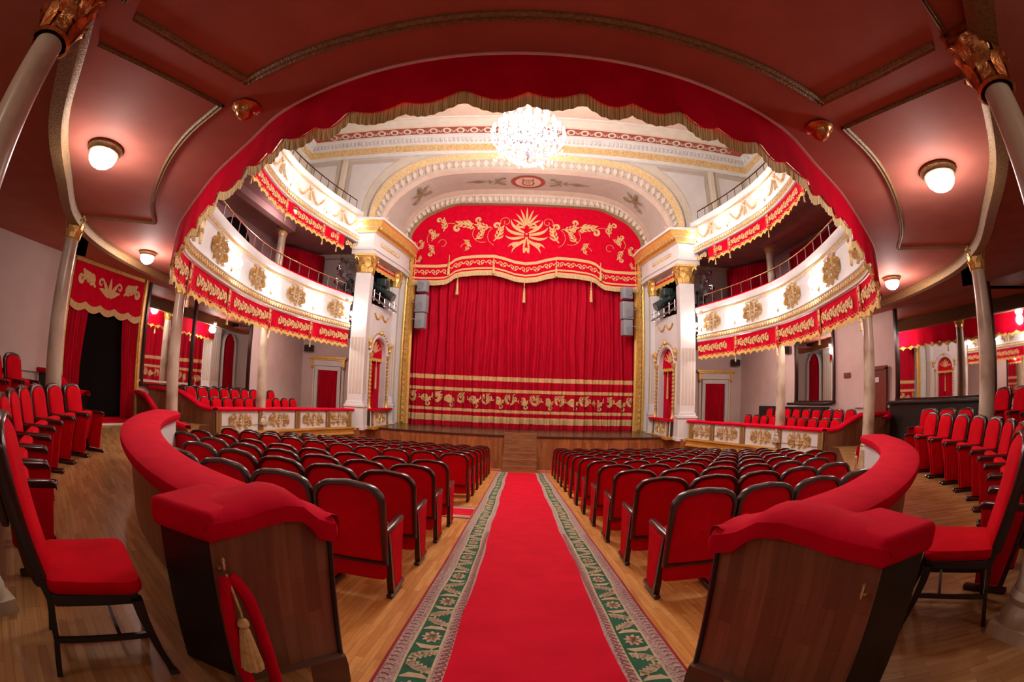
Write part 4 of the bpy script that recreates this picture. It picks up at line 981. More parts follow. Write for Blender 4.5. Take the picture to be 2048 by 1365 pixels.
        m = MB(); m.lathe([(.01, 0), (.03, -.03), (.02, -.06), (.05, -.3), (0, -.3)], 10, (ex-.13, ey-.05, .5)); m.build('tassel', trimgold, r, True)
# ================================================================ BOXES BESIDE THE STALLS
BFP = [(8.15, 10.15), (7.93, 11.8), (7.65, 13.4), (7.15, 14.9), (6.72, 16.1), (6.45, 16.75)]
for sx, nm in ((-1, 'left'), (1, 'right')):
    t = empty('box_parapet', (AX+sx*7.7, 13.4, -.2), 'white box parapet with gilded cartouches and red velvet rail, '+nm+' of the stalls', 'parapet')
    BC = Curve(mir(BFP, sx), side=(1 if sx > 0 else -1)); C = BC.c
    m = MB(); m.sweep(C, [(0, -.22), (0, .40)], 0); m.sweep(C, [(-.16, .40), (0, .40)], 0); m.sweep(C, [(-.16, -.3), (-.16, .40)], 0); m.build('panel', white, t)
    m = MB(); m.sweep(C, [(.0, -.20), (.16, -.20), (.17, -.26), (.10, -.30), (.08, -.42), (.12, -.46), (.12, -.5), (.0, -.52)], 0); m.build('ledge', goldw, t)
    m = MB(); m.sweep(C, [(.0, -.5), (.0, -1.9)], 0); m.build('base_boarding', woodst, t)
    m = MB(); m.sweep(C, [(-.25, .40), (-.27, .44), (-.22, .49), (.06, .49), (.10, .45), (.08, .40)], 0); e = C[0]; m.build('velvet_rail', velvet, t, True)
    posts = [.10, .32, .56, .80, .97]; posts = [BC.L*p for p in (.015, .30, .57, .80, .97)]
    for p in posts:
        f = BC.fn(p, 0, 1); m = MB()
        for w_, o0, mi in ((.13, .03, 0), (.10, .045, 1), (.07, .055, 0)):
            m.poly([f(-w_, -.19, o0), f(w_, -.19, o0), f(w_, .38, o0), f(-w_, .38, o0)], mi)
        m.poly([f(-.13, -.19, 0), f(-.13, -.19, .03), f(-.13, .38, .03), f(-.13, .38, 0)]); m.poly([f(.13, -.19, 0), f(.13, -.19, .03), f(.13, .38, .03), f(.13, .38, 0)])
        m.build('post', [bronze, gold], t)
    for a, b in zip(posts[:-1], posts[1:]):
        if b-a > 1.2 or True: relief(t, 'relief_cartouche', medallion(1.05, .46), BC.fn((a+b)/2, .10, 1), .04, .01, gold if False else goldp)
    # wooden end wall with swooping red rail
    t = empty('box_end_wall', (AX+sx*9.2, 10.0, 0), 'dark walnut end wall of the '+nm+' box with a dipping red velvet rail', 'partition')
    P0 = [(10.3, 9.35, .86), (9.7, 9.5, .86), (9.2, 9.68, .84), (8.8, 9.84, .66), (8.5, 9.98, .50), (8.15, 10.12, .46)]
    m = MB(); d = [0]
    for a, b in zip(P0, P0[1:]): d.append(d[-1]+math.hypot(a[0]-b[0], a[1]-b[1]))
    m.grid([[(AX+sx*x, y, -1.2) for x, y, z in P0], [(AX+sx*x, y, z-.05) for x, y, z in P0]], uvs=[[(q, 0) for q in d], [(q, p[2]+1.2) for q, p in zip(d, P0)]])
    m.build('panel', woodv, t)
    Q = catmull(P0, 4); m = MB(); m.grid([[(AX+sx*x, y+o, z+dz) for x, y, z in Q] for o, dz in ((-.09, -.07), (-.11, -.02), (-.06, .03), (.08, .03), (.12, -.02), (.1, -.07))]); m.build('velvet_rail', velvet, t, True)
    # short rail on the ring side of the passage
    if sx < 0:
        t = empty('passage_rail', (AX+sx*9.3, 8.0, 0), 'short walnut partition with red rail beside the curtained portal', 'partition')
        P0 = [(10.3, 8.75, .72), (9.6, 8.5, .70), (9.0, 8.2, .60), (8.4, 7.9, .42), (7.9, 7.65, .34), (7.2, 7.4, .30), (6.6, 7.2, .28)]
    else:
        t = empty('passage_rail', (AX+sx*9.3, 8.0, 0), 'short walnut partition with red rail in front of the papered door', 'partition')
        P0 = [(10.3, 9.2, .80), (10.0, 9.1, .80), (9.7, 9.0, .78), (9.5, 8.9, .74)]
    m = MB(); m.grid([[(AX+sx*x, y, 0) for x, y, z in P0], [(AX+sx*x, y, z-.05) for x, y, z in P0]], uvs=[[(p[0], 0) for p in P0], [(p[0], p[2]) for p in P0]]); m.build('panel', woodv, t)
    Q = catmull(P0, 4); m = MB(); m.grid([[(AX+sx*x, y+o, z+dz) for x, y, z in Q] for o, dz in ((-.09, -.07), (-.11, -.02), (-.06, .03), (.08, .03), (.12, -.02), (.1, -.07))]); m.build('velvet_rail', velvet, t, True)
    # niche box parapet
    A = (AX+sx*6.02, 17.5); B = (AX+sx*5.84, 19.6); L, tx, ty = local_wall(A, B); nx, ny = (ty, -tx)
    if nx*sx > 0: nx, ny = -nx, -ny
    def f(u, v, o): return (A[0]+tx*u+nx*o, A[1]+ty*u+ny*o, v)
    t = empty('niche_parapet', f(L/2, -.2, 0), 'small white parapet with one gilded cartouche under the niche '+nm+' of the stage', 'parapet')
    m = MB(); m.poly([f(0, -.25, .05), f(L, -.25, .05), f(L, .40, .05), f(0, .40, .05)]); m.build('panel', white, t)
    m = MB(); m.box(((A[0]+B[0])/2+nx*.05, (A[1]+B[1])/2+ny*.05, .44), (.34, L*.98, .09), 0, math.atan2(ty, tx)-pi/2); m.build('velvet_rail', velvet, t)
    m = MB(); m.box(((A[0]+B[0])/2+nx*.08, (A[1]+B[1])/2+ny*.08, -.28), (.3, L*1.02, .12), 0, math.atan2(ty, tx)-pi/2); m.build('ledge', goldw, t)
    relief(t, 'relief_cartouche', medallion(1.0, .46), lambda u, v, o: f(L/2+u, .1+v, .05+o), .04, .01)
    for u in (.22, L-.22):
        m = MB(); m.poly([f(u-.1, -.2, .08), f(u+.1, -.2, .08), f(u+.1, .38, .08), f(u-.1, .38, .08)]); m.poly([f(u-.06, -.14, .09), f(u+.06, -.14, .09), f(u+.06, .32, .09), f(u-.06, .32, .09)], 1); m.build('post', [bronze, gold], t)
# box door, surround, wall loudspeakers
for sx, nm in ((-1, 'left'), (1, 'right')):
    X = lambda x: AX+sx*x
    t = empty('box_door', (X(8.9), 19.66, 0), 'doorway of the '+nm+' box with white surround, gilded cornice and a red curtain', 'door')
    m = MB()
    for x in (8.3, 9.5): m.box((X(x), 19.62, .95), (.16, .12, 2.1))
    for x in (8.12, 9.68): m.box((X(x), 19.64, 1.2), (.12, .08, 2.4))
    m.box((X(8.9), 19.62, 2.08), (1.36, .12, .18)); m.box((X(8.9), 19.62, 2.36), (1.7, .1, .34)); m.build('surround', white, t)
    m = MB(); m.box((X(8.9), 19.55, 2.56), (1.95, .26, .09)); m.box((X(8.9), 19.58, 2.48), (1.8, .18, .06))
    for x in (8.08, 9.72):
        m.box((X(x), 19.56, 2.28), (.12, .14, .3), 0, 0); m.lathe([(0, -.1), (.06, 0), (.03, .08)], 8, (X(x), 19.5, 2.12)); m.box((X(x), 19.6, 1.2), (.02, .04, 1.9))
    m.build('cornice', gold, t)
    m = MB(); m.grid([[(X(8.42+.96*k/30), 19.62+.03*sin(k*1.4), z) for k in range(31)] for z in (-.05, 2.0)]); m.build('curtain', curtain_m, t, True)
    for (x, y, z, lb) in ((9.85, 19.3, 2.95, 'black box loudspeaker high beside the gilded doorway, '+nm+' box'),):
        s_ = empty('wall_loudspeaker', (X(x), y, z), lb, 'loudspeaker'); m = MB(); m.rbox((X(x), y, z), (.42, .3, .3), .03, 0, sx*.5); m.build('cabinet', black, s_, True); m = MB(); m.box((X(x), y+.22, z+.05), (.05, .3, .05)); m.build('bracket', black, s_)
s_ = empty('wall_loudspeaker', (AX+10.15, 15.3, 3.15), 'black box loudspeaker on the wall beside the first right-hand mirror', 'loudspeaker'); m = MB(); m.rbox((AX+10.1, 15.3, 3.15), (.26, .36, .3), .03); m.build('cabinet', black, s_, True)
# mirrors
def mirror(sx, y0, y1, z0, z1, lab, div=()):
    X = AX+sx*10.31; t = empty('wall_mirror', (X, (y0+y1)/2, z0), lab, 'mirror'); m = MB(); m.poly([(X, y0, z0), (X, y1, z0), (X, y1, z1), (X, y0, z1)]); m.build('glass', mirror_m, t)
    m = MB()
    for y in (y0, y1)+tuple(div): m.box((X-sx*.03, y, (z0+z1)/2), (.07, .09, z1-z0))
    m.box((X-sx*.03, (y0+y1)/2, z0-.03), (.1, y1-y0+.1, .08)); m.build('frame', darkw, t)
mirror(-1, 9.0, 14.9, .92, 3.85, 'long framed mirror behind the left box seats, reflecting the stage curtain', (11.35,))
mirror(1, 12.3, 14.75, 1.2, 3.85, 'framed mirror behind the marble column of the right box')
mirror(1, 2.0, 9.1, 1.22, 3.85, 'wide mirror behind the ring seats on the right, reflecting the balconies', (5.4,))
t = empty('dado_cabinet', (AX+9.95, 13.9, 0), 'dark wooden screen behind the right box seats, below the mirror', 'partition'); m = MB(); m.box((AX+9.95, 14.6, .5), (.3, 4.6, 1.0)); m.build('screen', blackw, t); m = MB(); m.rbox((AX+9.93, 13.4, 1.1), (.42, 2.4, .10), .03); m.build('top_board', blackw, t)
t = empty('wall_counter', (AX+10.1, 7.6, 0), 'dark wooden counter under the wide right-hand mirror', 'counter'); m = MB(); m.box((AX+10.12, 7.2, .55), (.3, 3.9, 1.06)); m.build('screen', blackw, t); m = MB(); m.rbox((AX+10.08, 7.2, 1.13), (.42, 4.0, .09), .03); m.build('top_board', blackw, t)
# right wall door with notices, plaque
t = empty('service_door', (AX+10.3, 10.05, 0), 'mahogany door in the right wall with white notices pinned on it', 'door')
m = MB(); m.box((AX+10.27, 10.05, 1.0), (.06, .82, 2.0)); m.build('leaf', redw, t)
m = MB(); m.box((AX+10.25, 9.58, 1.05), (.1, .1, 2.12)); m.box((AX+10.25, 10.52, 1.05), (.1, .1, 2.12)); m.box((AX+10.25, 10.05, 2.12), (.1, 1.04, .1)); m.build('frame', redw, t)
m = MB(); m.box((AX+10.23, 10.3, 1.62), (.01, .16, .22)); m.build('notice', paper, t); m = MB(); m.box((AX+10.23, 10.02, 1.78), (.01, .26, .14)); m.build('notice', paper, t)
m = MB(); m.box((AX+10.225, 10.3, 1.64), (.01, .07, .09)); m.build('red_mark', velvet, t)
m = MB(); m.box((AX+10.23, 10.32, .78), (.01, .2, .3)); m.box((AX+10.222, 10.32, .78), (.01, .13, .2), 1); m.build('notice', [paper, greyd], t)
m = MB(); m.rbox((AX+10.32, 11.6, 2.0), (.04, .34, .16), .01); tagit(m.build('wall_plaque', redw), 'small dark red plaque on the right wall, left of the mahogany door', 'plaque')
# curtained portal in the left wall
X = AX-10.28
t = empty('curtained_portal', (X, 7.25, 0), 'gold framed portal in the left wall with red pelmet, drapes and dark interior', 'portal')
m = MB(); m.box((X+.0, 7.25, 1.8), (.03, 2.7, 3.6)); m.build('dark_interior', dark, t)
m = MB()
for y in (5.82, 8.68): m.box((X+.06, y, 1.85), (.16, .16, 3.7)); m.box((X+.15, y, 1.85), (.04, .06, 3.7))
m.box((X+.06, 7.25, 3.68), (.16, 3.0, .14)); m.build('gilded_frame', gold, t)
m = MB(); m.box((X+.12, 7.25, 3.83), (.3, 3.2, .2)); m.box((X+.16, 7.25, 3.95), (.45, 3.4, .08)); m.build('cornice', redw, t)
bb = [(5.9+2.7*k/40, 2.72-.18*sin(pi*k/40)*0-.08*abs(sin(k*pi/8))) for k in range(41)]
m = MB(); m.grid([[(X+.16, y, z) for y, z in bb], [(X+.16, y, 3.6) for y, z in bb]]); m.build('pelmet', velvet, t)
m = MB(); m.grid([[(X+.175, y, z) for y, z in bb], [(X+.175, y, z-.17) for y, z in bb]]); m.build('pelmet_fringe', trimgold, t)
m = MB()
for s_ in (1, -1):
    fn = lambda u, v, o, s_=s_: (X+.17+o, 7.25+s_*u, 3.15+v)
    m.orn([leaf(0, -.2, pi/2-.0, .5, .06, 0), leaf(.03, -.2, pi/2-.5, .5, .06, -.6), leaf(.03, -.2, pi/2-1.0, .42, .06, -.9), scroll(.35, .1, .12, pi, 1.1, -1, .3)], fn, .01, 0, .004)
    m.orn([([(.55+u*.62, -.05+v*.62) for u, v in p], w_) for p, w_ in rot(FR, .4)], fn, .01, 0, .004)
m.build('embroidery', embro, t)
for y0, y1, yb in ((5.92, 6.75, 6.5), (8.58, 7.85, 8.35)):
    m = MB(); rows = []
    for z in (3.5, 2.8, 2.0, 1.2, .6, .02):
        f = (3.5-z)/3.5; w0 = (y1-y0)*(1-.45*f) if f < .7 else (y1-y0)*(.68+.1*(f-.7)); rows.append([(X+.12+.035*sin(k*1.5), y0+w0*k/24, z) for k in range(25)])
    m.grid(rows); m.build('drape', curtain_m, t, True)
m = MB(); m.box((AX-9.6, 7.3, .012), (1.2, 1.6, .02)); m.box((AX-9.05, 7.3, .014), (.12, 1.6, .022), 1); tagit(m.build('doormat', [seatred, cream]), 'small red runner with pale border in front of the curtained portal', 'rug')
# wooden step box beside portal
t = empty('portal_barrier', (X+.6, 5.5, 0), 'short dark barrier with sagging red rail left of the curtained portal', 'partition')
P0 = [(10.3, 5.2, 1.05), (9.8, 5.35, 1.05), (9.5, 5.45, .95), (9.2, 5.6, .75), (8.7, 5.8, .72)]
m = MB(); m.grid([[(AX-x, y, 0) for x, y, z in P0], [(AX-x, y, z-.05) for x, y, z in P0]]); m.build('panel', blackw, t)
Q = catmull(P0, 4); m = MB(); m.grid([[(AX-x, y+o, z+dz) for x, y, z in Q] for o, dz in ((-.09, -.07), (-.11, -.02), (-.06, .03), (.08, .03), (.12, -.02), (.1, -.07))]); m.build('velvet_rail', velvet, t, True)

# ---- upper gallery interiors
def drape(name, lab, A, B, z0, z1, amp=.05, per=.13):
    L = math.hypot(B[0]-A[0], B[1]-A[1]); n = int(L/per*8); m = MB(); tx, ty = (B[0]-A[0])/L, (B[1]-A[1])/L
    m.grid([[(A[0]+(B[0]-A[0])*k/n-ty*amp*sin(k*.8+sin(k*.13)*2)*q, A[1]+(B[1]-A[1])*k/n+tx*amp*sin(k*.8+sin(k*.13)*2)*q, z) for k in range(n+1)] for z, q in ((z1, .6), ((z0+z1)/2, 1), (z0, 1))])
    return tagit(m.build(name, curtain_m, None, True), lab, 'curtain')
drape('gallery_curtain', 'tall red curtain at the stage end of the left upper gallery', (AX-10.2, 16.2), (AX-9.0, 18.25), 4.0, 7.0)
drape('gallery_curtain', 'tall red curtain at the stage end of the right upper gallery', (AX+10.2, 16.2), (AX+9.0, 18.25), 4.0, 7.0)
drape('gallery_curtain', 'long red curtain along the wall of the right upper gallery', (AX+10.2, 9.6), (AX+10.25, 14.6), 4.0, 6.9)
m = MB(); n = 12
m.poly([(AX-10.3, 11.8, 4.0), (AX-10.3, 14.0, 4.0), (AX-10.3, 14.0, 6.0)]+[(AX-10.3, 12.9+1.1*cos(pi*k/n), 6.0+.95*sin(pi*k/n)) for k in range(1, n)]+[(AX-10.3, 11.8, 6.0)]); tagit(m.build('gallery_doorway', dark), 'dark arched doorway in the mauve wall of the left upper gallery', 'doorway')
def spotlight(name, loc, az, el, L, r, mat, lab, grp=None, cat='stage light'):
    t = empty(name, loc, lab, cat, grp); d = Vector((sin(az)*cos(el), cos(az)*cos(el), sin(el))); c = Vector(loc)
    m = MB(); m.tube([c-d*L*.5, c-d*L*.42, c-d*L*.1, c-d*L*.08, c+d*L*.2, c+d*L*.22, c+d*L*.5], [r*.6, r, r, r*.8, r*.8, r*1.05, r*1.05], 0, 12); m.build('housing', mat, t, True)
    m = MB(); m.tube([c+d*L*.505, c+d*L*.51], r*.9, 0, 12); m.build('lens', greyd, t)
    s_ = Vector((cos(az), -sin(az), 0)); m = MB(); m.tube([c-s_*r*1.25, c-s_*r*1.25+Vector((0, 0, r*2.2)), c+s_*r*1.25+Vector((0, 0, r*2.2)), c+s_*r*1.25], .012, 0, 6); m.tube([c+Vector((0, 0, r*2.2)), c+Vector((0, 0, r*3.2))], .012, 0, 6); m.build('yoke', mat, t, True)
    return t
for sx, nm in ((-1, 'left'), (1, 'right')):
    bx = AX+sx*7.55; by = 17.6
    t = empty('lighting_ladder', (bx, by, 4.0), 'steel ladder rig carrying spotlights at the stage end of the '+nm+' lower balcony', 'lighting rig')
    m = MB(); m.tube([(bx-.3, by, 4.0), (bx-.3, by, 6.9)], .025, 0, 8); m.tube([(bx+.35, by, 4.0), (bx+.35, by, 6.9)], .025, 0, 8)
    for z in (4.5, 5.0, 5.5, 6.0, 6.5): m.tube([(bx-.4, by, z), (bx+.45, by, z)], .022, 0, 8)
    m.build('frame', silver, t, True)
    for i, (dx, z, el) in enumerate(((.05, 6.45, -.5), (-.1, 6.05, -.6), (.12, 5.75, -.5), (-.15, 5.5, -.45))):
        spotlight('profile_spotlight', (bx+dx, by-.3, z), sx*-2.2, el, .75, .10, silver, 'silver profile spotlight on the '+nm+' lighting ladder, '+['topmost', 'second from top', 'third from top', 'lowest'][i], 'silver spotlights on the lighting ladders')
    t = empty('moving_head_light', (AX+sx*7.0, 16.9, 4.97), 'black moving head stage light standing on the end of the '+nm+' lower balcony', 'stage light')
    c = (AX+sx*7.1, 16.95, 4.97); m = MB(); m.rbox((c[0], c[1], c[2]+.06), (.5, .42, .12), .03); m.build('base', black, t, True)
    m = MB(); m.rbox((c[0]-.14, c[1], c[2]+.30), (.07, .16, .36), .03); m.rbox((c[0]+.14, c[1], c[2]+.30), (.07, .16, .36), .03); m.build('yoke', black, t, True)
    m = MB(); m.tube([(c[0]-sx*.1, c[1]+.15, c[2]+.62), (c[0], c[1], c[2]+.45), (c[0]-sx*.05, c[1]-.2, c[2]+.30)], [.10, .13, .12], 0, 12); m.build('head', black, t, True)
    # clamp bar below
    t = empty('clamp_bar', (AX+sx*6.85, 16.55, 4.75), 'short chrome bar with clamps under the moving head light, '+nm+' side', 'lighting rig')
    m = MB(); m.tube([(AX+sx*7.3, 16.35, 4.83), (AX+sx*6.75, 16.3, 4.62)], .035, 0, 8); m.tube([(AX+sx*7.0, 16.5, 4.95), (AX+sx*7.0, 16.33, 4.72)], .02, 0, 6); m.box((AX+sx*7.0, 16.35, 4.82), (.12, .08, .14)); m.build('bar', silver, t, True)
    # recess: follow spot and chrome bar with hooks
    t = spotlight('floodlight', (AX+sx*6.05, 18.35, 5.45), sx*-1.75, -.55, 1.3, .18, darkgrn, 'large dark green floodlight between the gilded capitals, '+nm+' of the stage')
    m = MB(); m.rbox((AX+sx*6.1, 18.5, 5.8), (.45, .6, .35), .05); m.build('rear_housing', darkgrn, t, True)
    t = empty('hook_bar', (AX+sx*6.05, 18.0, 4.85), 'chrome lighting bar with upright clamps below the floodlight, '+nm+' of the stage', 'lighting rig')
    m = MB(); a, b = Vector((AX+sx*6.15, 17.25, 4.98)), Vector((AX+sx*5.65, 19.35, 4.72)); m.tube([a, b], .04, 0, 8); m.tube([a+Vector((0, 0, .25)), b+Vector((0, 0, .25))], .018, 0, 6); m.build('bar', silver, t, True)
    for k in range(5):
        p = a.lerp(b, .1+.2*k); m = MB(); m.tube([p-Vector((0, 0, .1)), p+Vector((0, 0, .36))], .025, 0, 6); m.box(p, (.09, .09, .12)); m.build('clamp', silver, t, True)
    # arched openings on the arch splay
    t = empty('splay_niche', (AX+sx*6.35, 18.9, 8.3), 'small arched niche with red curtain and silver spotlight high on the '+nm+' of the arch', 'niche')
    m = MB(); P = [(AX+sx*(6.62-.0*k), 18.5+1.5*k/16, 8.2+.98*math.sqrt(max(0, 1-(2*k/16-1)**2))) for k in range(17)]
    m.poly([(x-sx*.28, y, z) for x, y, z in P]); m.build('curtain', curtain_m, t)
    m = MB(); m.tube([(x-sx*.30-0, y, z) for x, y, z in P], .07, 0, 8); m.build('surround', pinkc, t, True)
    spotlight('niche_spotlight', (AX+sx*6.1, 19.2, 8.45), sx*-1.2, -.15, .45, .07, silver, 'silver spotlight on the ledge of the arched niche, '+nm+' of the arch')
    # arch springer loudspeakers hanging inside the gold frame
    for i, (z, h_, w_) in enumerate(((6.12, .55, .48), (5.30, .82, .55), (4.50, .72, .46))):
        t = empty('hanging_loudspeaker', (AX+sx*4.72, 20.3, z), 'grey meshed loudspeaker inside the gold frame, '+nm+' side, '+['topmost', 'middle and largest', 'lowest'][i]+' of three', 'loudspeaker', 'grey loudspeakers inside the gold frame')
        m = MB(); m.rbox((AX+sx*4.72, 20.32, z), (w_, .4, h_), .03, 0, sx*.2); m.build('cabinet', grey, t, True)
        m = MB(); cc = (AX+sx*4.72+sx*.04, 20.1, z-(h_*.18 if i else 0)); m.poly([(cc[0]+w_*.36*cos(q*pi/9), cc[1]+.0, cc[2]+w_*.36*sin(q*pi/9)) for q in range(18)]); m.build('cone', greyd, t)
        m = MB(); m.tube([(AX+sx*4.9, 20.35, z+.1), (AX+sx*5.3, 20.45, z+.1)], .025, 0, 6); m.build('bracket', silver, t, True)

# ================================================================ STEPS, CARPETS
t = empty('stage_steps', (AX, 17.2, zfl(16.5)), 'wooden steps from the aisle carpet up to the stage', 'steps')
for k in range(6):
    z1 = zfl(16.6)+.225*(k+1); y0 = 16.55+.25*k; m = MB(); m.box((AX+.02, (y0+18)/2, (z1+zfl(18)-.02)/2), (1.25, 18-y0, z1-zfl(18)+.02)); m.build('step', woodstep, t)
CX = .15
t = empty('aisle_carpet', (CX, 9, zfl(9)), 'long red aisle runner with green and cream ornamental borders', 'carpet')
cfn = lambda x, y, h: (CX+x, y, zfl(y)+h)
m = MB(); bands = [(-.86, 0), (-.84, 1), (-.745, 2), (-.73, 3), (-.57, 2), (-.555, 1), (-.49, 4), (.49, 1), (.555, 2), (.57, 3), (.73, 2), (.745, 1), (.84, 0), (.86, 0)]
ys = [.3+.5*i for i in range(33)]
ys = [.3+(16.35-.3)*i/40 for i in range(41)]
wav = lambda x, y: x+ (.012*sin(y*1.7)+.006*sin(y*5+x*9))*(1 if abs(x) < .8 else .3)
for (a, mi), (b, _) in zip(bands, bands[1:]):
    m.grid([[cfn(wav(a, y), y, .012) for y in ys], [cfn(wav(b, y), y, .012) for y in ys]], mi)
lilac = simple('lilac_cream_pile', (.50, .42, .34), (.28, .12, .13), .9, scale=70); greenc = simple('green_pile', (.012, .11, .05), (.010, .085, .04), .9, scale=20)
creamc = simple('cream_pile', (.60, .48, .30), (.50, .38, .22), .9, scale=30); redc = simple('red_pile', (.68, .008, .03), (.60, .006, .024), .95, scale=3, spec=.1); edge = simple('dark_red_pile', (.30, .01, .02), None, .9)
m.build('pile', [edge, lilac, creamc, greenc, redc, redc], t)
def cn(side):
    return lambda u, v, o: cfn(side*(.65+u), v, .014+o)
for side in (-1, 1):
    m = MB(); y = 1.2
    while y < 16.2:
        F = cn(side); st = []
        if y < 9:
            for k in range(9):
                a = 2*pi*k/9; st.append(([(0, 0), (.035*cos(a), .05*sin(a)), (.066*cos(a), .092*sin(a))], [.012, .017, .002]))
            for d in (1, -1):
                st.append(([(-.075, d*.13), (-.03, d*.155), (.03, d*.155), (.078, d*.12)], [.004, .02, .022, .004]))
                st.append(([(-.075, d*.19), (-.05, d*.23), (.0, d*.25), (.05, d*.30), (.078, d*.34)], [.004, .020, .026, .022, .003]))
                for q in range(5): st.append(leaf(-.05+.025*q, d*(.215+.022*q), d*(pi/2+.3), .055, .010, .4, 3)); st.append(leaf(-.04+.025*q, d*(.235+.02*q), -d*(pi/2-.2), .05, .010, .4, 3))
        else:
            st = [([(-.06, 0), (0, 0), (.06, 0)], [.02, .06, .02]), ([(-.07, .17), (0, .2), (.07, .17)], [.01, .03, .01]), ([(-.07, -.17), (0, -.2), (.07, -.17)], [.01, .03, .01])]
        m.orn([(p, [q*1.35 for q in w_]) for p, w_ in st], F, 0, 0, 0, True, 1, 0, y)
        if y < 6:
            m2 = []
            for k in range(6):
                a = 2*pi*k/6; m2.append(([(.02*cos(a), .03*sin(a)), (.045*cos(a), .065*sin(a))], [.004, .004]))
            m.orn(m2, lambda u, v, o: cn(side)(u, v, o+.001), 0, 1, 0, True, 1, 0, y)
            for k in range(12):
                yy = y+.70*k/12; m.orn([([(.105+.0, yy), (.125, yy+.015), (.15, yy)], [.004, .004, .004]), ], lambda u, v, o: cn(side)(u+.03, v, o), 0, 1, 0, True)
                m.orn([arcs for arcs in [(arcpath(-.125, yy+.03, .022, .022, 0, 2*pi*.8, 6), [.004]*7)]], cn(side), 0, 1, 0, True)
        y += .70
    m.build('border_pattern', [creamc, edge], t)
t = empty('cross_carpet', (-3.5, 7.6, zfl(7.6)), 'short red cross-aisle runner with ornamental edges, left of the long carpet', 'carpet')
m = MB()
yy = [7.05, 7.09, 7.25, 7.29, 7.95, 7.99, 8.15, 8.19]
for a, b, mi in zip(yy, yy[1:], [0, 1, 2, 3, 2, 1, 0]): m.poly([(-6.2, a, zfl(a)+.009), (-.73, a, zfl(a)+.009), (-.73, b, zfl(b)+.009), (-6.2, b, zfl(b)+.009)], mi)
m.build('pile', [edge, lilac, creamc, redc], t)
t = empty('front_carpet', (0, 17.2, zfl(17.2)), 'narrow red runner lying across the foot of the stage front', 'carpet')
m = MB()
for xa, xb in ((-6, AX-.62), (AX+.66, 6)):
    for a, b, mi in ((16.75, 16.9, 1), (16.9, 17.3, 0), (17.3, 17.45, 1)): m.poly([(xa, a, zfl(a)+.009), (xb, a, zfl(a)+.009), (xb, b, zfl(b)+.009), (xa, b, zfl(b)+.009)], mi)
m.build('pile', [redc, lilac], t)

# ================================================================ LAMPS
for (x, y, z, lab) in ((-4.25, 2.45, 3.51, 'round glass ceiling lamp nearest the viewer on the left'), (4.05, 2.45, 3.51, 'round glass ceiling lamp nearest the viewer on the right'), (-7.0, 5.9, 3.51, 'ceiling lamp beyond the marble column on the left'), (6.85, 6.0, 3.51, 'ceiling lamp beyond the marble column on the right'),
                     (-8.2, 11.2, 3.66, None), (8.3, 11.2, 3.66, None), (-8.0, 15.1, 3.51, None), (8.1, 15.1, 3.51, None), (-6.9, 16.0-.6, 7.0, 'lamp under the left upper balcony'), ):
    if lab is None: lab = 'ceiling lamp over the '+('left' if x < 0 else 'right')+' box, '+('nearer' if y < 13 else 'farther')+' from the viewer'
    if z > 5: x, y = AX-7.75, 12.6
    k = 1.0 if abs(x) < 5 else .85
    t = empty('ceiling_lamp', (x, y, z), lab, 'ceiling lamp', 'round ceiling lamps')
    m = MB(); m.lathe([(0, 0), (.235*k, 0), (.24*k, -.03), (.215*k, -.05), (.205*k, -.075), (.18*k, -.08)], 32, (x, y, z)); m.build('rim', bronze, t, True)
    m = MB(); m.lathe([(.185*k, -.06), (.185*k, -.11), (.165*k, -.16), (.12*k, -.20), (.06*k, -.225), (0, -.23)], 32, (x, y, z)); m.build('glass_bowl', lampglass, t, True)
    light('ceiling_lamp_light', (x, y, z-.34), (34 if abs(x) < 5 else (110 if z < 5 and y > 8 else 55))*K, (1, .88, .80), .14)
for sx, nm in ((-1, 'left'), (1, 'right')):
    x, y = AX+sx*2.3, 2.52; t = empty('ceiling_rosette', (x, y, 3.51), 'copper-gilt bowl rosette under the soffit near the red valance, '+nm, 'rosette')
    m = MB(); m.lathe([(0, 0), (.11, 0), (.13, -.02), (.10, -.035), (.085, -.06)], 16, (x, y, 3.51), flute=.06); m.build('rim', copper, t, True)
    m = MB(); m.lathe([(.088, -.04), (.08, -.08), (.05, -.115), (.015, -.13), (0, -.15)], 16, (x, y, 3.51), flute=.05); m.build('bowl', copper, t, True)
for x in (-2.2, 2.3): light('ceiling_lamp_light', (x, -1.3, 3.2), 24*K*.8, (1, .85, .72), .2)
# chandelier
cx, cy, cz = AX-.05, 12.0, 9.2
t = empty('chandelier', (cx, cy, cz), 'large lit crystal chandelier with tiers of candle bulbs', 'chandelier')
m = MB(); m.tube([(cx, cy, cz+1.2), (cx, cy, 13.1)], .02, 0, 6); m.lathe([(0, 1.25), (.06, 1.2), (.10, 1.0), (.05, .8), (.09, .5), (.06, .2), (.12, -.1), (.07, -.5), (.14, -.8), (.05, -1.0), (0, -1.05)], 14, (cx, cy, cz))
tiers = ((24, 1.10, -.25, .42), (18, .85, .15, .48), (12, .58, .5, .5), (6, .32, .85, .35)); ends = []
for n, r, z, rise in tiers:
    for k in range(n):
        a = 2*pi*k/n+n; ca, sa = cos(a), sin(a)
        p = [(cx+.06*ca, cy+.06*sa, cz+z-.15), (cx+r*.45*ca, cy+r*.45*sa, cz+z-.38), (cx+r*.85*ca, cy+r*.85*sa, cz+z-.3), (cx+r*ca, cy+r*sa, cz+z-.05)]
        m.tube(catmull(p, 2), .012, 0, 5, False); ends.append((cx+r*ca, cy+r*sa, cz+z-.05))
m.build('arms', silver, t, True)
for e in ends:
    m = MB(); m.lathe([(.03, 0), (.035, .03), (.022, .05), (.022, .10), (.045, .15), (.05, .20), (.03, .28), (0, .33)], 8, e); m.build('candle_bulb', bulb, t, True)
m = MB(); rr = random.Random(3)
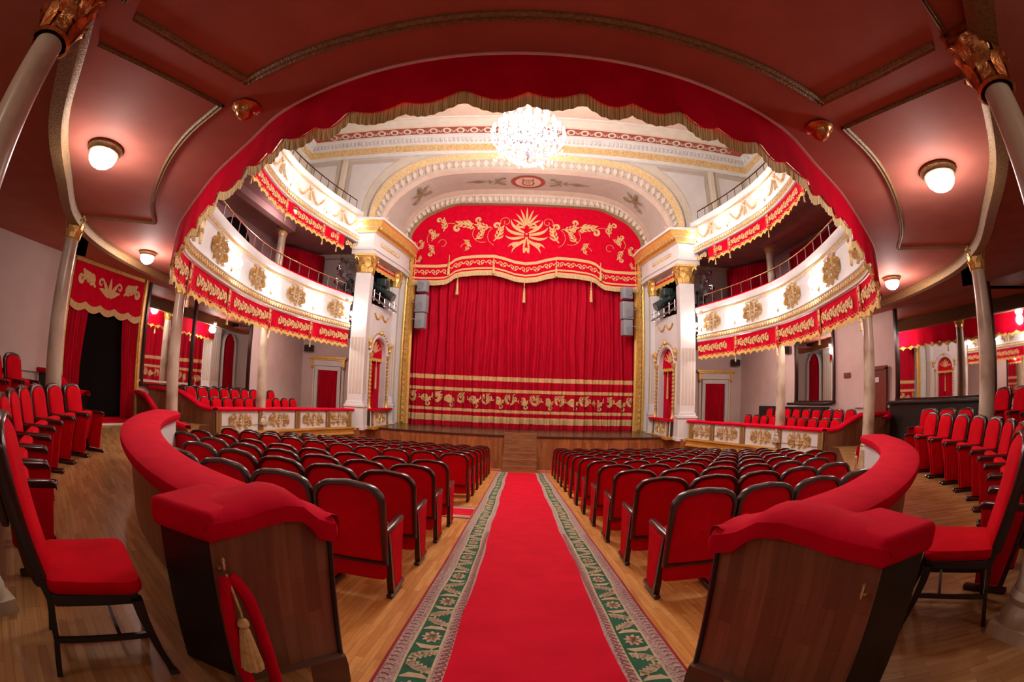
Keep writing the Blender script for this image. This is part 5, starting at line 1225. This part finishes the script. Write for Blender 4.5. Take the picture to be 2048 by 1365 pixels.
for n, r, z, rise in tiers:
    for k in range(n*7):
        a = rr.random()*2*pi; q = r*(.55+.5*rr.random()); zz = cz+z-.1-.5*(rr.random()); s_ = .025+.02*rr.random(); m.lathe([(0, -s_*2), (s_, 0), (0, s_*1.2)], 5, (cx+q*cos(a), cy+q*sin(a), zz))
for k in range(220):
    a = 2*pi*rr.random(); f = rr.random(); q = .75*math.sqrt(1-f*f)+.1; m.lathe([(0, -.07), (.035, 0), (0, .04)], 5, (cx+q*cos(a), cy+q*sin(a), cz-.35-.75*f))
m.build('crystal_drops', crystal, t, kind='stuff')
print('lamps done')
# ================================================================ SEATS
def back_outline(hw, z0, z1, r, n=8, taper=.0):
    P = [(-hw+taper, z0), (-hw, (z0+z1)/2)]
    for k in range(n+1):
        a = pi-pi/2*k/n; P.append((-hw+r+r*cos(a), z1-r*.8+r*.8*sin(a)))
    P.append((0, z1+.012))
    for k in range(n+1):
        a = pi/2-pi/2*k/n; P.append((hw-r+r*cos(a), z1-r*.8+r*.8*sin(a)))
    P += [(hw, (z0+z1)/2), (hw-taper, z0)]
    return P
def tilt(z): return -.05-(z-.34)*.17
def seat_parts(hw=.285, top=1.0, aisle=0, far=False, ringy=False):
    """returns list of (name, MB, mats, smooth)"""
    out = []
    O = back_outline(hw, .33, top, .17, 4 if far else 8, .01); I = [(x*(1-.038/hw) if abs(x) > .01 else 0, z-.040*(1 if z > .8 else (z-.33)/.47)) for x, z in O]; I[0] = (I[0][0], .365); I[-1] = (I[-1][0], .365)
    I = [(x, max(z, .365)) for x, z in I]
    m = MB()
    # rear and front upholstery, slightly domed
    for yo, d in ((-.022, -1), (.055, 1)):
        cxz = (0, .64); rings = []
        for s_, b in ((1, 0), (.9, .012), (.55, .02), (.02, .022)):
            rings.append([(x*s_, tilt(z*s_+cxz[1]*(1-s_))+yo*(1)+d*b, z*s_+cxz[1]*(1-s_)) for x, z in I])
        m.grid(rings, closed_u=True)
    m.grid([[(x, tilt(z)+.055, z) for x, z in I], [(x, tilt(z)+.02, z) for x, z in I]])
    out.append(('backrest', m, [seatred], True))
    m = MB()
    rows = []
    for s_, yo in ((1, -.018), (.0, -.040), (.0, .012), (1, .03)):
        pass
    ring = lambda e, yo: [(x*(1+e*.02/hw*(-1)) if False else x+(ix-x)*e, tilt(z+(iz-z)*e)+yo, z+(iz-z)*e) for (x, z), (ix, iz) in zip(O, I)]
    m.grid([ring(1, -.02), ring(.8, -.038), ring(.2, -.036), ring(0, -.02), ring(0, .022), ring(.4, .034), ring(1, .03)], closed_u=True)
    out.append(('back_frame', m, [darkw], True))
    # folded up seat cushion
    m = MB(); rows = []
    for z, y0, y1, hw_ in ((.17, .00, .05, .22), (.20, -.02, .09, .245), (.34, .0, .15, .25), (.52, .045, .20, .25), (.60, .07, .20, .235), (.625, .10, .17, .20)):
        rows.append([(-hw_, y0, z), (-hw_*.6, y0-.008, z), (hw_*.6, y0-.008, z), (hw_, y0, z), (hw_, y1, z), (hw_*.6, y1+.015, z), (-hw_*.6, y1+.015, z), (-hw_, y1, z)])
    m.grid(rows, closed_u=True); m.poly(rows[0]); m.poly(rows[-1][::-1]); out.append(('seat_cushion', m, [seatred], True))
    for sx in (-1, 1):
        x0 = sx*(hw+.0); x1 = sx*(hw-.026)
        m = MB(); q = [(-.01, .585), (.40, .585), (.30, .06), (.07, .06)]
        m.grid([[(x0, y, z) for y, z in q], [(x0+sx*.006, y, z) for y, z in [(.02, .56), (.375, .56), (.28, .09), (.09, .09)]]], closed_u=True)
        m.poly([(x0+sx*.006, y, z) for y, z in [(.02, .56), (.375, .56), (.28, .09), (.09, .09)]]); m.poly([(x1, y, z) for y, z in q]); m.grid([[(x0, y, z) for y, z in q], [(x1, y, z) for y, z in q]], closed_u=True)
        out.append(('side_panel', m, [seatred], False))
        m = MB(); xc = sx*(hw-.024)
        m.grid([[(xc-.026, yy, z), (xc+.026, yy, z), (xc+.026, yy+.05, z), (xc-.026, yy+.05, z)] for z, yy in ((0, .035), (.30, .0), (.60, -.055))], closed_u=True)
        m.rbox((xc, .19, .022), (.055, .42, .044), .012, 0, 0, 1); out.append(('leg', m, [darkw], False))
        m = MB(); rows = []
        for y, z, w_ in ((-.075, .60, .026), (-.06, .605, .032), (.15, .61, .035), (.36, .615, .034), (.41, .608, .03), (.425, .59, .026)):
            rows.append([(xc-w_*.85, y, z-.022), (xc+w_*.85, y, z-.022), (xc+w_*.85, y, z+.012), (xc+w_*.55, y, z+.02), (xc-w_*.55, y, z+.02), (xc-w_*.85, y, z+.012)])
        m.grid(rows, closed_u=True); m.poly(rows[0]); m.poly(rows[-1][::-1]); out.append(('armrest', m, [darkw], True))
        if aisle == sx:
            m = MB(); m.poly([(xc+.016*cos(k*pi/8), .0+.022*sin(k*pi/8)-.01, .629) for k in range(16)]); m.poly([(xc+.010*cos(k*pi/8), .0+.014*sin(k*pi/8)-.01, .6305) for k in range(16)], 1)
            for u, v in ((-.003, .006), (.001, .0)): m.poly([(xc+u, v-.016, .6312), (xc+u+.004, v-.016, .6312), (xc+u+.004, v-.002, .6312), (xc+u, v-.002, .6312)], 0)
            out.append(('number_plate', m, [brass, paper], False))
    return out
def make_seat(name, parts, whole=False):
    if whole:
        M = MB(); mats = []
        for nm, m, mt, sm in parts:
            b0 = len(M.v); M.v += m.v
            for f, mi, uv in zip(m.f, m.m, m.uv):
                mm = mt[mi]
                if mm not in mats: mats.append(mm)
                M.f.append([i+b0 for i in f]); M.m.append(mats.index(mm)); M.uv.append(None)
        return M.build(name, mats, None, True)
    t = bpy.data.objects.new(name, None); col.objects.link(t); t.empty_display_size = .1
    for nm, m, mt, sm in parts: m.build(nm, mt, t, sm, off=Vector((0, 0, 0)))
    return t
protos = {'L': make_seat('theatre_seat', seat_parts(aisle=1)), 'R': make_seat('theatre_seat', seat_parts(aisle=-1)), 'N': make_seat('theatre_seat', seat_parts())}
protos['F'] = make_seat('theatre_seat', seat_parts(far=True), True)
used = {k: False for k in protos}
def put(kind, x, y, z, rz, label, group, name=None):
    o = protos[kind] if not used[kind] else copy_tree(protos[kind]); used[kind] = True
    o.location = (x, y, z); o.rotation_euler = (0, 0, rz); tagit(o, label, 'theatre seat', group)
    if name: o.name = name
    return o
RL = [3.27, 4.28, 5.3, 6.35, 8.82, 9.75, 10.85, 11.95, 13.1, 14.15, 15.2]
RR = [3.42, 4.52, 5.62, 6.72, 7.80, 8.86, 9.92, 11.05, 12.12, 13.2, 14.3, 15.35]
LIML = [3.5, 4.3, 5.1, 5.75, 7.0, 7.1, 7.1, 7.0, 6.9, 6.6, 6.2]
LIMR = [3.6, 4.4, 5.0, 5.85, 6.5, 7.0, 7.1, 7.1, 7.0, 6.9, 6.6, 6.2]
for side, rows, lim in (('left', RL, LIML), ('right', RR, LIMR)):
    sx = -1 if side == 'left' else 1; xa = .93 if side == 'left' else 1.17
    for i, y in enumerate(rows):
        x = xa+.285; j = 0
        while x+.285 < lim[i]:
            yy = y+.0 + (.012*(x-xa)**2)*(1 if sx > 0 else .2)
            kind = ('L' if side == 'left' else 'R') if (j == 0 and i < 8) else ('N' if y < 9 else 'F')
            lab = 'red seat %s from the carpet, %s row counted from the viewer, %s block' % (ORD[j], ORD[i], side)
            put(kind, sx*x, yy-.03, zfl(yy), -sx*.02*x/5, lab, side+' block of stalls seats'); x += .585; j += 1
# seats round the ring, facing the hall
RINGL = [(2.95, 1.12), (3.45, 1.34), (4.0, 1.62), (4.5, 1.94), (5.0, 2.28), (5.42, 2.62), (5.8, 3.0), (6.1, 3.4), (6.38, 3.85), (6.6, 4.3), (6.82, 4.75)]
RINGR = [(3.15, 1.25), (3.6, 1.42), (4.05, 1.66), (4.5, 1.95), (5.0, 2.3), (5.42, 2.65), (5.8, 3.02), (6.12, 3.45), (6.42, 3.92), (6.68, 4.4), (6.93, 4.9), (7.2, 5.45), (7.45, 6.0)]
def ring_row(P, sx, z, step, lab, group, kind='N', start=.29, stop=0, hgt=None):
    step *= 1.07; C = Curve(mir(P, sx), side=(1 if sx > 0 else -1)); d = start; k = 0
    while d < C.L-.2-stop:
        x, y, nx, ny = C.at(d); rz = math.atan2(ny, nx)-pi/2
        put(kind, x, y, z, rz, lab % ORD[min(k, 15)], group); d += step; k += 1
ring_row(RINGL, -1, 0, .60, 'red tip-up seat in the left ring front row, %s beyond the loose chair', 'left ring front row seats')
ring_row(RINGR, 1, 0, .60, 'red tip-up seat in the right ring front row, %s beyond the loose chair', 'right ring front row seats')
ring_row([(8.3, 5.0), (8.45, 5.7), (8.55, 6.4), (8.55, 7.0)], 1, .02, .6, 'red seat behind the far end of the right front row, %s along the wall', 'right ring second row seats')
ring_row([(6.9, 2.35), (7.5, 3.0), (8.0, 3.7), (8.35, 4.5)], 1, .36, .62, 'red seat on the raised step, %s in the right row behind the column', 'right raised row seats')
ring_row([(8.2, 1.9), (8.8, 2.8), (9.2, 3.8)], 1, .44, .62, 'red seat in the rearmost right row by the wide mirror, %s along', 'right rearmost row seats')
ring_row([(6.3, 1.55), (6.9, 2.2), (7.5, 3.0), (7.9, 3.75)], -1, .32, .62, 'red seat on the raised step, %s in the left row behind the column', 'left raised row seats')
ring_row([(7.6, 1.6), (8.3, 2.4), (8.9, 3.4)], -1, .42, .62, 'red seat in the rearmost left row near the wall, %s along', 'left rearmost row seats')
# seats in the side boxes
for sx, nm in ((-1, 'left'), (1, 'right')):
    for rowi, (x, z, y0, y1) in enumerate(((8.95, -.30, 10.7, 16.6), (9.75, -.06, 10.9, 16.2))):
        y = y0; k = 0
        while y < y1:
            if not (rowi == 0 and False):
                put('F', AX+sx*(x-(.03*(y-10.7)**1.3 if True else 0)*.9), y, z, sx*(pi/2-.05), 'red seat in the %s box, %s row, %s from the walnut end wall' % (nm, 'front' if rowi == 0 else 'back', ORD[k]), nm+' box seats')
            y += .60; k += 1
# loose high-backed chairs in the foreground
def loose_chair(loc, rz, label):
    t = empty('side_chair', (0, 0, 0), label, 'chair')
    m = MB(); rows = []
    for z, e in ((.435, 0), (.45, .014), (.478, .018), (.498, .008), (.508, -.04), (.510, -.15)):
        hw, y0, y1 = .27+e, -.02-e*.3, .47+e; r = .06; row = []
        for (qx, yy, a0) in ((1, y1, 0), (-1, y1, pi/2), (-1, y0, pi), (1, y0, 1.5*pi)):
            for k in range(5):
                a = a0+pi/2*k/4; hwx = (hw if yy == y1 else hw*.9); row.append((qx*(hwx-r)+r*cos(a), (yy-r if yy == y1 else yy+r)+r*sin(a), z))
        rows.append(row)
    m.grid(rows, closed_u=True); m.poly(rows[-1]); m.build('seat', seatred, t, True)
    m = MB(); m.rbox((0, .225, .405), (.50, .46, .06), .012); m.build('seat_frame', blackw, t)
    tb = lambda z: -.03-(z-.42)*.20
    O = back_outline(.235, .46, 1.13, .16, 8, .01); I = [(x*.88, z-.03 if z > .8 else max(z, .48)) for x, z in O]
    m = MB()
    for yo, d in ((.03, 1), (-.03, -1)):
        m.grid([[(x*s_, tb(z*s_+.78*(1-s_))+yo+d*b, z*s_+.78*(1-s_)) for x, z in I] for s_, b in ((1, 0), (.92, .02), (.6, .03), (.02, .032))], closed_u=True)
    m.build('backrest', seatred, t, True)
    rg = lambda e, yo: [(x+(ix-x)*e, tb(z+(iz-z)*e)+yo, z+(iz-z)*e) for (x, z), (ix, iz) in zip(O, I)]
    m = MB(); m.grid([rg(1, -.03), rg(.6, -.05), rg(0, -.035), rg(-.15, 0), rg(0, .03), rg(.5, .042), rg(1, .03)], closed_u=True); m.build('back_frame', darkw, t, True)
    for sx in (-1, 1):
        m = MB(); m.grid([[(sx*x-w_, y-w_, z), (sx*x+w_, y-w_, z), (sx*x+w_, y+w_, z), (sx*x-w_, y+w_, z)] for x, y, z, w_ in ((.275, .52, 0, .026), (.272, .515, .02, .019), (.258, .48, .15, .020), (.245, .45, .30, .026), (.24, .44, .40, .030))], closed_u=True); m.build('leg', blackw, t)
        m = MB(); m.grid([[(sx*x-w_, y-w_, z), (sx*x+w_, y-w_, z), (sx*x+w_, y+w_, z), (sx*x-w_, y+w_, z)] for x, y, z, w_ in ((.22, -.13, 0, .017), (.215, -.06, .2, .016), (.212, -.02, .40, .02), (.215, tb(.62), .62, .02), (.222, tb(.9)-.01, .9, .016))], closed_u=True); m.build('leg', blackw, t)
        m = MB(); m.box((sx*.228, .19, .20), (.018, .52, .028)); m.build('stretcher', blackw, t)
    m = MB(); m.box((0, .30, .20), (.44, .02, .028)); m.build('stretcher', blackw, t)
    t.location = loc; t.rotation_euler = (0, 0, rz)
loose_chair((-1.99, .95, 0), -.54, 'high-backed black wooden chair with red seat beside the left barrier')
loose_chair((2.79, 1.36, 0), .64, 'high-backed black wooden chair with red seat beside the right barrier')
print('all done', len(bpy.data.objects))
